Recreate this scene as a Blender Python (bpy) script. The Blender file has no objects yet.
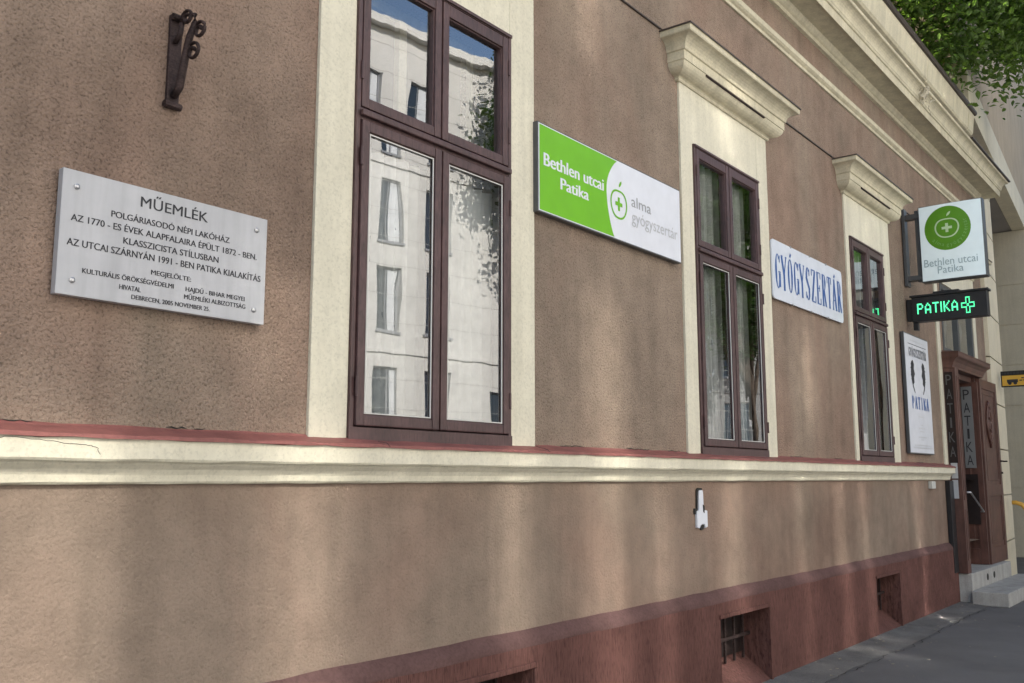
import bpy, bmesh, math, random
from mathutils import Vector, Matrix
R = math.radians
random.seed(7)
sc = bpy.context.scene
COL = sc.collection

# ------------------------------------------------------------------ camera, sky, sun, exposure
cam = bpy.data.objects.new('camera', bpy.data.cameras.new('camera')); COL.objects.link(cam); sc.camera = cam
cam.location = (0, -3.25, 1.6)
cam.rotation_euler = (R(90 + 8.2236), R(0.0), R(38.0957 - 90))
cam.data.sensor_width = 36; cam.data.lens = 36 * 947.3 / 1024
cam.data.clip_start = 0.05; cam.data.clip_end = 1500
SUN_EL, SUN_AZ = R(36), R(105)                      # azimuth counted from +x towards +y: the sun stands behind the house
world = bpy.data.worlds.new('World'); sc.world = world; world.use_nodes = True
wn = world.node_tree
sky = wn.nodes.new('ShaderNodeTexSky'); sky.sky_type = 'NISHITA'; sky.sun_disc = False
sky.sun_elevation = SUN_EL; sky.sun_rotation = math.pi / 2 - SUN_AZ
wn.links.new(sky.outputs[0], wn.nodes['Background'].inputs[0])
wn.nodes['Background'].inputs[1].default_value = 0.145
SUNV = Vector((math.cos(SUN_EL) * math.cos(SUN_AZ), math.cos(SUN_EL) * math.sin(SUN_AZ), math.sin(SUN_EL)))
sl = bpy.data.lights.new('sun', 'SUN'); sl.energy = 4.2; sl.angle = R(0.53); sl.color = (1, .95, .875)
sun = bpy.data.objects.new('sun', sl); COL.objects.link(sun); sun.rotation_euler = SUNV.to_track_quat('Z', 'Y').to_euler()
sun.location = (0, 20, 30)
vs = sc.view_settings
vs.view_transform = 'Standard'; vs.look = 'None'; vs.gamma = 1; vs.use_curve_mapping = False
vs.exposure = 1.17
cy = sc.cycles
cy.use_denoising = True; cy.caustics_reflective = True; cy.caustics_refractive = False; cy.blur_glossy = 0.0
cy.sample_clamp_indirect = 0; cy.max_bounces = 8; cy.diffuse_bounces = 4; cy.glossy_bounces = 4; cy.transparent_max_bounces = 12
cy.use_guiding = True; cy.use_surface_guiding = True; cy.guiding_training_samples = 128

# ------------------------------------------------------------------ materials
def nodes_of(name):
    m = bpy.data.materials.new(name); m.use_nodes = True
    nt = m.node_tree; b = nt.nodes['Principled BSDF']
    return m, nt, b
def N(nt, t, **kw):
    n = nt.nodes.new(t)
    for k, v in kw.items():
        if k in n.inputs: n.inputs[k].default_value = v
        else: setattr(n, k, v)
    return n
def coords(nt, scale=(1, 1, 1)):
    tc = nt.nodes.new('ShaderNodeTexCoord'); mp = nt.nodes.new('ShaderNodeMapping')
    mp.inputs['Scale'].default_value = scale
    nt.links.new(tc.outputs['Object'], mp.inputs['Vector'])
    return mp.outputs['Vector']
def ramp(nt, src, p0, c0, p1, c1):
    r = nt.nodes.new('ShaderNodeValToRGB')
    r.color_ramp.elements[0].position = p0; r.color_ramp.elements[0].color = (*c0, 1)
    r.color_ramp.elements[1].position = p1; r.color_ramp.elements[1].color = (*c1, 1)
    nt.links.new(src, r.inputs['Fac']); return r
def g(v): return (v, v, v)
def mul(nt, a, b, fac=1.0):
    n = nt.nodes.new('ShaderNodeMix'); n.data_type = 'RGBA'; n.blend_type = 'MULTIPLY'
    n.inputs[0].default_value = fac
    nt.links.new(a, n.inputs[6]); nt.links.new(b, n.inputs[7]); return n.outputs[2]
def weathered(name, c, rough=.85, var=.12, vscale=1.5, grain=60, bump=.3, dist=.004, stretch=(1, 1, 1), spec=.3, streak=0.0, fleck=0.0, metal=0.0):
    """painted / rendered surface: two scales of mottling, optional runs of dirt, grain bump"""
    m, nt, b = nodes_of(name)
    co = coords(nt)
    n1 = N(nt, 'ShaderNodeTexNoise', Scale=vscale, Detail=6, Roughness=.62)
    nt.links.new(co, n1.inputs['Vector'])
    lo = tuple(x * (1 - var) for x in c); hi = tuple(min(1, x * (1 + var)) for x in c)
    r1 = ramp(nt, n1.outputs['Fac'], .32, lo, .68, hi)
    col = r1.outputs['Color']
    cg = coords(nt, stretch)
    n2 = N(nt, 'ShaderNodeTexNoise', Scale=grain, Detail=4, Roughness=.6)
    nt.links.new(cg, n2.inputs['Vector'])
    r2 = ramp(nt, n2.outputs['Fac'], .3, g(1 - var * 1.2), .6, g(1.0))
    col = mul(nt, col, r2.outputs['Color'])
    if streak:
        cs = coords(nt, (7, 7, .35))
        n3 = N(nt, 'ShaderNodeTexNoise', Scale=1.6, Detail=5, Roughness=.6)
        nt.links.new(cs, n3.inputs['Vector'])
        r3 = ramp(nt, n3.outputs['Fac'], .38, g(1 - streak), .62, g(1))
        col = mul(nt, col, r3.outputs['Color'])
    if fleck:
        n4 = N(nt, 'ShaderNodeTexNoise', Scale=grain * 1.9, Detail=2, Roughness=.5)
        nt.links.new(cg, n4.inputs['Vector'])
        r4 = ramp(nt, n4.outputs['Fac'], .36, g(1 - fleck), .45, g(1))
        col = mul(nt, col, r4.outputs['Color'])
    nt.links.new(col, b.inputs['Base Color'])
    b.inputs['Roughness'].default_value = rough
    b.inputs['Specular IOR Level'].default_value = spec
    b.inputs['Metallic'].default_value = metal
    bp = N(nt, 'ShaderNodeBump', Strength=bump, Distance=dist)
    nt.links.new(n2.outputs['Fac'], bp.inputs['Height']); nt.links.new(bp.outputs['Normal'], b.inputs['Normal'])
    return m
def flat(name, c, rough=.5, metal=0.0, emit=0.0, spec=.4):
    m, nt, b = nodes_of(name)
    co = coords(nt); n = N(nt, 'ShaderNodeTexNoise', Scale=9, Detail=4); nt.links.new(co, n.inputs['Vector'])
    r = ramp(nt, n.outputs['Fac'], .3, tuple(x * .93 for x in c), .7, c)
    nt.links.new(r.outputs['Color'], b.inputs['Base Color'])
    b.inputs['Roughness'].default_value = rough; b.inputs['Metallic'].default_value = metal
    b.inputs['Specular IOR Level'].default_value = spec
    if emit:
        b.inputs['Emission Color'].default_value = (*c, 1); b.inputs['Emission Strength'].default_value = emit
    return m
def roughcast(name, c, c2, bump, dist, grain, fleck, stain=None):
    """pebbly lime render with worm-like pits and broad stains"""
    m, nt, b = nodes_of(name)
    co = coords(nt)
    big = N(nt, 'ShaderNodeTexNoise', Scale=.55, Detail=5, Roughness=.6, Distortion=.4); nt.links.new(co, big.inputs['Vector'])
    rb = ramp(nt, big.outputs['Fac'], .35, c, .66, c2)
    mid = N(nt, 'ShaderNodeTexNoise', Scale=4.5, Detail=7, Roughness=.68); nt.links.new(co, mid.inputs['Vector'])
    rm = ramp(nt, mid.outputs['Fac'], .3, g(.80), .62, g(1.05))
    col = mul(nt, rb.outputs['Color'], rm.outputs['Color'])
    gr = N(nt, 'ShaderNodeTexNoise', Scale=grain, Detail=3, Roughness=.55, Distortion=.6); nt.links.new(co, gr.inputs['Vector'])
    rg = ramp(nt, gr.outputs['Fac'], .33, g(1 - fleck), .47, g(1.0))
    col = mul(nt, col, rg.outputs['Color'])
    hn = N(nt, 'ShaderNodeTexNoise', Scale=.8, Detail=3, Roughness=.5, Distortion=.8); nt.links.new(coords(nt, (1, 1, .6)), hn.inputs['Vector'])
    rh = ramp(nt, hn.outputs['Fac'], .36, (1.0, .93, .91), .6, (.98, 1.0, .985))
    col = mul(nt, col, rh.outputs['Color'])
    if stain:
        mp = N(nt, 'ShaderNodeMapping'); tc = N(nt, 'ShaderNodeTexCoord'); mp.inputs['Location'].default_value = (-stain[0] / stain[2], 0, -stain[1] / stain[3]); mp.inputs['Scale'].default_value = (1 / stain[2], 1, 1 / stain[3])
        nt.links.new(tc.outputs['Object'], mp.inputs['Vector'])
        gs = N(nt, 'ShaderNodeTexGradient', gradient_type='SPHERICAL'); nt.links.new(mp.outputs[0], gs.inputs[0])
        sn = N(nt, 'ShaderNodeTexNoise', Scale=7, Detail=6, Roughness=.7, Distortion=1.2); nt.links.new(co, sn.inputs['Vector'])
        mm_ = N(nt, 'ShaderNodeMath', operation='MULTIPLY'); nt.links.new(gs.outputs['Fac'], mm_.inputs[0]); nt.links.new(sn.outputs['Fac'], mm_.inputs[1])
        rs2 = ramp(nt, mm_.outputs[0], .08, g(1), .34, (.82, .81, .81)); col = mul(nt, col, rs2.outputs['Color'])
    runs = coords(nt, (5, 5, .3))
    st = N(nt, 'ShaderNodeTexNoise', Scale=1.1, Detail=5, Roughness=.55); nt.links.new(runs, st.inputs['Vector'])
    rs = ramp(nt, st.outputs['Fac'], .36, g(.88), .56, g(1.0))
    col = mul(nt, col, rs.outputs['Color'])
    nt.links.new(col, b.inputs['Base Color'])
    b.inputs['Roughness'].default_value = .95; b.inputs['Specular IOR Level'].default_value = .15
    vo = N(nt, 'ShaderNodeTexVoronoi', Scale=grain * .8); nt.links.new(co, vo.inputs['Vector'])
    ad = N(nt, 'ShaderNodeMath', operation='MULTIPLY_ADD'); ad.inputs[1].default_value = -.5
    nt.links.new(vo.outputs['Distance'], ad.inputs[0]); nt.links.new(gr.outputs['Fac'], ad.inputs[2])
    bp = N(nt, 'ShaderNodeBump', Strength=bump, Distance=dist)
    nt.links.new(ad.outputs[0], bp.inputs['Height']); nt.links.new(bp.outputs['Normal'], b.inputs['Normal'])
    return m
def glass(name, base, k, wave=.02, tint=(1, 1, 1), rough=0.0):
    m, nt, b = nodes_of(name); nt.nodes.remove(b)
    out = [n for n in nt.nodes if n.type == 'OUTPUT_MATERIAL'][0]
    tr = N(nt, 'ShaderNodeBsdfTransparent'); tr.inputs[0].default_value = (.90, .93, .92, 1)
    gl = N(nt, 'ShaderNodeBsdfGlossy', Roughness=rough); gl.inputs[0].default_value = (*tint, 1)
    fr = N(nt, 'ShaderNodeFresnel', IOR=1.5)
    ma = N(nt, 'ShaderNodeMath', operation='MULTIPLY_ADD', use_clamp=True); ma.inputs[1].default_value = k; ma.inputs[2].default_value = base
    co = coords(nt, (1, 1, .35)); no = N(nt, 'ShaderNodeTexNoise', Scale=3.5, Detail=1.5); nt.links.new(co, no.inputs['Vector'])
    bp = N(nt, 'ShaderNodeBump', Strength=wave, Distance=.05)
    nt.links.new(no.outputs['Fac'], bp.inputs['Height']); nt.links.new(bp.outputs['Normal'], gl.inputs['Normal'])
    mx = N(nt, 'ShaderNodeMixShader')
    nt.links.new(fr.outputs[0], ma.inputs[0]); nt.links.new(ma.outputs[0], mx.inputs[0])
    nt.links.new(tr.outputs[0], mx.inputs[1]); nt.links.new(gl.outputs[0], mx.inputs[2]); nt.links.new(mx.outputs[0], out.inputs[0])
    return m
def cloth(name, c):
    m, nt, b = nodes_of(name); nt.nodes.remove(b)
    out = [n for n in nt.nodes if n.type == 'OUTPUT_MATERIAL'][0]
    di = N(nt, 'ShaderNodeBsdfDiffuse'); tl = N(nt, 'ShaderNodeBsdfTranslucent'); tp = N(nt, 'ShaderNodeBsdfTransparent')
    co = coords(nt); no = N(nt, 'ShaderNodeTexNoise', Scale=14, Detail=5); nt.links.new(co, no.inputs['Vector'])
    r = ramp(nt, no.outputs['Fac'], .35, tuple(x * .85 for x in c), .65, c)
    nt.links.new(r.outputs['Color'], di.inputs[0]); nt.links.new(r.outputs['Color'], tl.inputs[0])
    a = N(nt, 'ShaderNodeMixShader'); a.inputs[0].default_value = .35
    nt.links.new(di.outputs[0], a.inputs[1]); nt.links.new(tl.outputs[0], a.inputs[2])
    z = N(nt, 'ShaderNodeMixShader'); z.inputs[0].default_value = .1
    nt.links.new(a.outputs[0], z.inputs[1]); nt.links.new(tp.outputs[0], z.inputs[2]); nt.links.new(z.outputs[0], out.inputs[0])
    return m
def foliage(name, c, c2):
    m, nt, b = nodes_of(name); nt.nodes.remove(b)
    out = [n for n in nt.nodes if n.type == 'OUTPUT_MATERIAL'][0]
    co = coords(nt); no = N(nt, 'ShaderNodeTexNoise', Scale=3.0, Detail=6, Roughness=.7); nt.links.new(co, no.inputs['Vector'])
    r = ramp(nt, no.outputs['Fac'], .35, c, .65, c2)
    p = N(nt, 'ShaderNodeBsdfPrincipled', Roughness=.42); nt.links.new(r.outputs['Color'], p.inputs['Base Color'])
    tl = N(nt, 'ShaderNodeBsdfTranslucent')
    h = N(nt, 'ShaderNodeMix'); h.data_type = 'RGBA'; h.blend_type = 'MULTIPLY'; h.inputs[0].default_value = 1; h.inputs[7].default_value = (1.7, 2.0, .6, 1)
    nt.links.new(r.outputs['Color'], h.inputs[6]); nt.links.new(h.outputs[2], tl.inputs[0])
    a = N(nt, 'ShaderNodeMixShader'); a.inputs[0].default_value = .5
    nt.links.new(p.outputs[0], a.inputs[1]); nt.links.new(tl.outputs[0], a.inputs[2]); nt.links.new(a.outputs[0], out.inputs[0])
    return m

M_WALL = roughcast('roughcast render', (.278, .211, .166), (.352, .268, .210), .95, .011, 92, .42, (2.1, 2.85, 1.4, .6))
M_WALL_LOW = roughcast('brushed lower render', (.232, .174, .138), (.288, .218, .172), .55, .009, 78, .14, (8.9, 1.12, 1.5, .5))
M_CREAM = weathered('cream limewash', (.69, .65, .52), .85, .07, 2.6, 45, .3, .004, streak=.09, fleck=.10)
M_CREAM_OLD = weathered('weathered cream stucco', (.64, .585, .435), .88, .10, 2.8, 50, .35, .005, streak=.16, fleck=.12)
M_FLASH = weathered('painted red flashing', (.26, .098, .085), .6, .14, 5, 60, .25, .003, spec=.3, streak=.12)
M_PLINTH = weathered('combed maroon plinth', (.142, .068, .058), .92, .20, 2.6, 30, 1.0, .016, stretch=(2.6, 1, .3), fleck=.38, spec=.15)
M_PLINTH_TOP = weathered('dusty plinth top', (.122, .070, .065), .92, .2, 4, 60, .5, .006, spec=.15)
M_WOOD = weathered('brown painted window wood', (.086, .046, .045), .45, .24, 5, 55, .4, .003, stretch=(1, 1, .2), spec=.45, fleck=.25)
M_WOOD_DOOR = weathered('brown stained door wood', (.110, .050, .038), .42, .25, 5, 30, .3, .002, stretch=(1, 1, .12), spec=.5)
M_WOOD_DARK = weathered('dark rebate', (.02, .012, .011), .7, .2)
M_PUTTY = flat('grey window putty', (.55, .55, .52), .7)
M_IRON = weathered('rusty wrought iron', (.055, .036, .034), .65, .45, 20, 120, .8, .004, metal=.3)
M_STEEL = flat('dull steel', (.45, .45, .46), .35, .9)
M_GLASS = glass('old window glass', .13, 2.0, .022)
M_GLASS_SIDE = glass('duller window glass', .09, 1.8, .015)
M_GLASS_FAR = glass('shop window glass', .10, 1.8)
M_CURTAIN = cloth('white net curtain', (.86, .86, .85))
M_DRAPE = cloth('grey drape', (.32, .33, .35))
M_ROOM = flat('dark room plaster', (.10, .10, .10), .9)
M_PLATE = weathered('grey white marble', (.44, .445, .465), .4, .08, 3, 8, .02, .001, stretch=(3, 1, .3), spec=.5, streak=.08)
M_INK = flat('engraved black paint', (.03, .03, .035), .6)
M_GREEN = flat('lime green vinyl', (.165, .47, .016), .28)
M_WHITE = flat('white acrylic', (.74, .76, .82), .25)
M_ENAMEL = flat('white enamel', (.70, .74, .82), .25)
M_BLUE = flat('blue enamel', (.045, .12, .36), .3)
M_GREY_TXT = flat('grey vinyl lettering', (.30, .31, .32), .4)
M_STRIPGREY = flat('greyed notice strip', (.19, .195, .20), .5)
M_DIM_TXT = flat('dim etched lettering', (.085, .08, .08), .4)
M_GREY_LIGHT = flat('light grey vinyl lettering', (.46, .47, .49), .4)
M_GREY_TXT2 = flat('steel grey vinyl lettering', (.30, .40, .44), .4)
M_ALU = flat('dark aluminium profile', (.10, .105, .11), .4, .4)
M_LIGHTBOX = flat('backlit opal acrylic', (.62, .715, .74), .3, emit=.12)
M_BOXGREEN = flat('dark green vinyl', (.10, .285, .014), .35)
M_BOXMINT = flat('pale green vinyl', (.52, .70, .42), .35)
M_BLACKBOX = flat('black sheet metal', (.018, .018, .02), .4)
M_LED = flat('green led', (.10, 1.0, .42), .5, emit=.62)
M_BOXFAINT = flat('faint green vinyl', (.20, .42, .11), .4)
M_CONC = weathered('step concrete', (.40, .39, .37), .85, .14, 5, 80, .3, .003, streak=.15)
M_ASPH = weathered('smooth asphalt', (.138, .136, .136), .78, .18, 1.2, 140, .35, .004, fleck=.3)
M_STRIP = weathered('grey cement strip', (.158, .154, .148), .85, .28, 3, 90, .4, .005, fleck=.25)
M_CRACK = flat('dark crack', (.03, .028, .026), .9)
M_TIN = flat('dark tin edging', (.075, .058, .052), .5, .2)
M_ROOF = weathered('old roof tiles', (.16, .07, .05), .85, .3, 6, 30, .6, .01)
M_NB = weathered('neighbour cream stone', (.74, .67, .51), .85, .07, 2, 40, .3, .003, streak=.08)
M_NB_DULL = weathered('neighbour dull stone', (.56, .51, .40), .88, .08, 2, 40, .3, .003, streak=.08)
M_NB_BROWN = weathered('neighbour brown render', (.50, .395, .27), .9, .08, 1.5, 40, .3, .003, streak=.1)
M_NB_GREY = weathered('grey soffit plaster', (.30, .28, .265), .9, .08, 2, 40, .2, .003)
M_YELLOW = flat('yellow sign paint', (.62, .36, .05), .4)
M_YTUBE = flat('yellow tube paint', (.60, .33, .05), .4)
M_FAC = weathered('pale limestone cladding', (.69, .675, .64), .85, .09, .5, 20, .15, .003)
M_FAC2 = weathered('greyish far facade', (.20, .20, .20), .88, .1, .8, 20, .15, .003)
M_FACJOINT = flat('facade joint', (.40, .39, .37), .9)
M_FACWIN = flat('dark bluish window glass', (.03, .045, .065), .12)
M_FACFRAME = flat('grey window metal', (.30, .31, .33), .5)
M_BLIND = flat('white roller blind', (.70, .72, .74), .6)
M_BARK = weathered('tree bark', (.11, .085, .065), .9, .3, 6, 30, .8, .02, stretch=(1, 1, .3))
M_LEAF = foliage('leaves in the light', (.060, .105, .030), (.170, .245, .075))
M_LEAF_DARK = foliage('dense street tree leaves', (.028, .055, .018), (.05, .09, .03))
mm, nt_, b_ = nodes_of('solar coated glass'); b_.inputs['Base Color'].default_value = (.42, .42, .41, 1); b_.inputs['Metallic'].default_value = 1
_n = N(nt_, 'ShaderNodeTexNoise', Scale=1.0, Detail=2)
_r = ramp(nt_, _n.outputs['Fac'], .3, g(.070), .7, g(.080)); nt_.links.new(_r.outputs['Color'], b_.inputs['Roughness'])
M_SOLAR = mm

# ------------------------------------------------------------------ mesh helpers
def tag(o, label=None, cat=None, group=None, kind=None):
    if label: o['label'] = label
    if cat: o['category'] = cat
    if group: o['group'] = group
    if kind: o['kind'] = kind
    return o
def empty(name, loc=(0, 0, 0), rz=0.0):
    o = bpy.data.objects.new(name, None); COL.objects.link(o); o.location = loc; o.rotation_euler = (0, 0, rz); o.empty_display_size = .2
    return o
class MB:
    def __init__(s): s.bm = bmesh.new()
    def face(s, pts):
        return s.bm.faces.new([s.bm.verts.new(p) for p in pts])
    def box(s, x0, x1, y0, y1, z0, z1, bev=0.0, seg=2):
        vs_ = [s.bm.verts.new(p) for p in ((x0, y0, z0), (x1, y0, z0), (x1, y1, z0), (x0, y1, z0), (x0, y0, z1), (x1, y0, z1), (x1, y1, z1), (x0, y1, z1))]
        fs = [s.bm.faces.new([vs_[i] for i in q]) for q in ((3, 2, 1, 0), (4, 5, 6, 7), (0, 1, 5, 4), (1, 2, 6, 5), (2, 3, 7, 6), (3, 0, 4, 7))]
        if bev:
            es = {e for f in fs for e in f.edges}
            bmesh.ops.bevel(s.bm, geom=list(es), offset=bev, segments=seg, affect='EDGES', profile=.6)
        return s
    def ring(s, x0, x1, z0, z1, w, y0, y1, bev=.004, wb=None, wt=None):
        wb = wb or w; wt = wt or w
        s.box(x0, x0 + w, y0, y1, z0, z1, bev); s.box(x1 - w, x1, y0, y1, z0, z1, bev)
        s.box(x0 + w, x1 - w, y0 + .002, y1, z0, z0 + wb, bev); s.box(x0 + w, x1 - w, y0 + .002, y1, z1 - wt, z1, bev)
        return s
    def tube(s, pts, r, n=8, cap=True):
        pts = [Vector(p) for p in pts]; rs = r if isinstance(r, (list, tuple)) else [r] * len(pts)
        rings = []; up = Vector((.13, .21, .97)).normalized()
        for i, p in enumerate(pts):
            d = (pts[min(i + 1, len(pts) - 1)] - pts[max(i - 1, 0)]).normalized()
            a = d.cross(up)
            if a.length < 1e-3: a = d.cross(Vector((1, 0, 0)))
            a.normalize(); b = d.cross(a).normalized()
            rings.append([s.bm.verts.new(p + (a * math.cos(2 * math.pi * k / n) + b * math.sin(2 * math.pi * k / n)) * rs[i]) for k in range(n)])
        for i in range(len(rings) - 1):
            for k in range(n):
                s.bm.faces.new((rings[i][k], rings[i][(k + 1) % n], rings[i + 1][(k + 1) % n], rings[i + 1][k]))
        if cap:
            s.bm.faces.new(rings[0][::-1]); s.bm.faces.new(rings[-1])
        return s
    def sweep(s, profile, path_fn, n):
        """profile points (o, z); path_fn(o) gives n corner points (x, y); open strip"""
        rows = [[s.bm.verts.new((x, y, z)) for x, y in path_fn(o)] for o, z in profile]
        for i in range(len(rows) - 1):
            for k in range(len(rows[0]) - 1):
                s.bm.faces.new((rows[i][k], rows[i][k + 1], rows[i + 1][k + 1], rows[i + 1][k]))
        return s
    def run(s, profile, x0, x1, step=.25, jit=0.0, seed=1):
        """extrude a (o, z) profile along x with tiny hand-made unevenness"""
        rnd = random.Random(seed); n = max(1, int((x1 - x0) / step)); rows = []
        for i in range(n + 1):
            x = x0 + (x1 - x0) * i / n
            rows.append([s.bm.verts.new((x, -o + rnd.uniform(-jit, jit) * .6, z + rnd.uniform(-jit, jit))) for o, z in profile])
        for i in range(n):
            for k in range(len(profile) - 1):
                s.bm.faces.new((rows[i][k], rows[i + 1][k], rows[i + 1][k + 1], rows[i][k + 1]))
        s.bm.faces.new(rows[0]); s.bm.faces.new(rows[-1][::-1])
        return s
    def poly(s, pts, y0, y1, axis='y'):
        """outline (x, z) extruded from y0 to y1"""
        a = [s.bm.verts.new((x, y0, z)) for x, z in pts]; b = [s.bm.verts.new((x, y1, z)) for x, z in pts]
        s.bm.faces.new(a); s.bm.faces.new(b[::-1]); n = len(pts)
        for i in range(n): s.bm.faces.new((a[(i + 1) % n], a[i], b[i], b[(i + 1) % n]))
        return s
    def sheet(s, x0, x1, z0, z1, holes, y=0.0, depth=.3, reveal=True):
        """upright sheet with rectangular openings (x0, x1, z0, z1) and their reveals"""
        xs = sorted({x0, x1, *[h[0] for h in holes], *[h[1] for h in holes]}); zs = sorted({z0, z1, *[h[2] for h in holes], *[h[3] for h in holes]})
        xs = [x for x in xs if x0 <= x <= x1]; zs = [z for z in zs if z0 <= z <= z1]
        V = {}
        def v(x, z):
            if (x, z) not in V: V[(x, z)] = s.bm.verts.new((x, y, z))
            return V[(x, z)]
        for i in range(len(xs) - 1):
            for j in range(len(zs) - 1):
                cx, cz = (xs[i] + xs[i + 1]) / 2, (zs[j] + zs[j + 1]) / 2
                if any(h[0] < cx < h[1] and h[2] < cz < h[3] for h in holes): continue
                s.bm.faces.new((v(xs[i], zs[j]), v(xs[i + 1], zs[j]), v(xs[i + 1], zs[j + 1]), v(xs[i], zs[j + 1])))
        if reveal:
            for a, b, c, d in holes:
                s.face([(a, y, c), (a, y + depth, c), (a, y + depth, d), (a, y, d)]); s.face([(b, y, c), (b, y, d), (b, y + depth, d), (b, y + depth, c)])
                s.face([(a, y, d), (a, y + depth, d), (b, y + depth, d), (b, y, d)]); s.face([(a, y, c), (b, y, c), (b, y + depth, c), (a, y + depth, c)])
        return s
    def build(s, name, mat, parent=None, smooth=False, norm=True):
        me = bpy.data.meshes.new(name)
        if norm: bmesh.ops.recalc_face_normals(s.bm, faces=s.bm.faces[:])
        s.bm.to_mesh(me); s.bm.free()
        if mat: me.materials.append(mat)
        if smooth: me.polygons.foreach_set('use_smooth', [True] * len(me.polygons))
        o = bpy.data.objects.new(name, me); COL.objects.link(o)
        if parent: o.parent = parent
        return o
def rebase(o, origin):
    """move a mesh thing's origin to its own base"""
    o.data.transform(Matrix.Translation(-Vector(origin))); o.location = origin; return o

_FONT_CACHE = {}
def text_verts(s):
    """flat mesh (vertices, faces) of a string in Blender's own font"""
    if s in _FONT_CACHE: return _FONT_CACHE[s]
    cu = bpy.data.curves.new('lettering', 'FONT'); cu.body = s; cu.size = 1; cu.resolution_u = 4; cu.fill_mode = 'FRONT'
    ob = bpy.data.objects.new('lettering', cu); COL.objects.link(ob)
    dg = bpy.context.evaluated_depsgraph_get(); dg.update()
    me = bpy.data.meshes.new_from_object(ob.evaluated_get(dg))
    vs_ = [(v.co.x, v.co.y) for v in me.vertices]; fs = [tuple(p.vertices) for p in me.polygons]
    bpy.data.objects.remove(ob); bpy.data.curves.remove(cu); bpy.data.meshes.remove(me)
    _FONT_CACHE[s] = (vs_, fs); return vs_, fs
def cap_height():
    v, _ = text_verts('H'); return max(p[1] for p in v)
def put_text(mb, s, x0, x1, z, cap, y, mapf=None, bold=0.0):
    """string stretched from x0 to x1 with its baseline at z and capital height cap"""
    v, f = text_verts(s); a = min(p[0] for p in v); b = max(p[0] for p in v); ch = cap_height()
    sx = (x1 - x0) / (b - a); sz = cap / ch
    for k in range(2 if bold else 1):
        q = [mb.bm.verts.new((x0 + (p[0] - a) * sx + k * bold, y - k * .0004, z + p[1] * sz) if not mapf else mapf(x0 + (p[0] - a) * sx + k * bold, z + p[1] * sz)) for p in v]
        for t in f:
            try: mb.bm.faces.new([q[i] for i in t])
            except ValueError: pass

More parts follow.
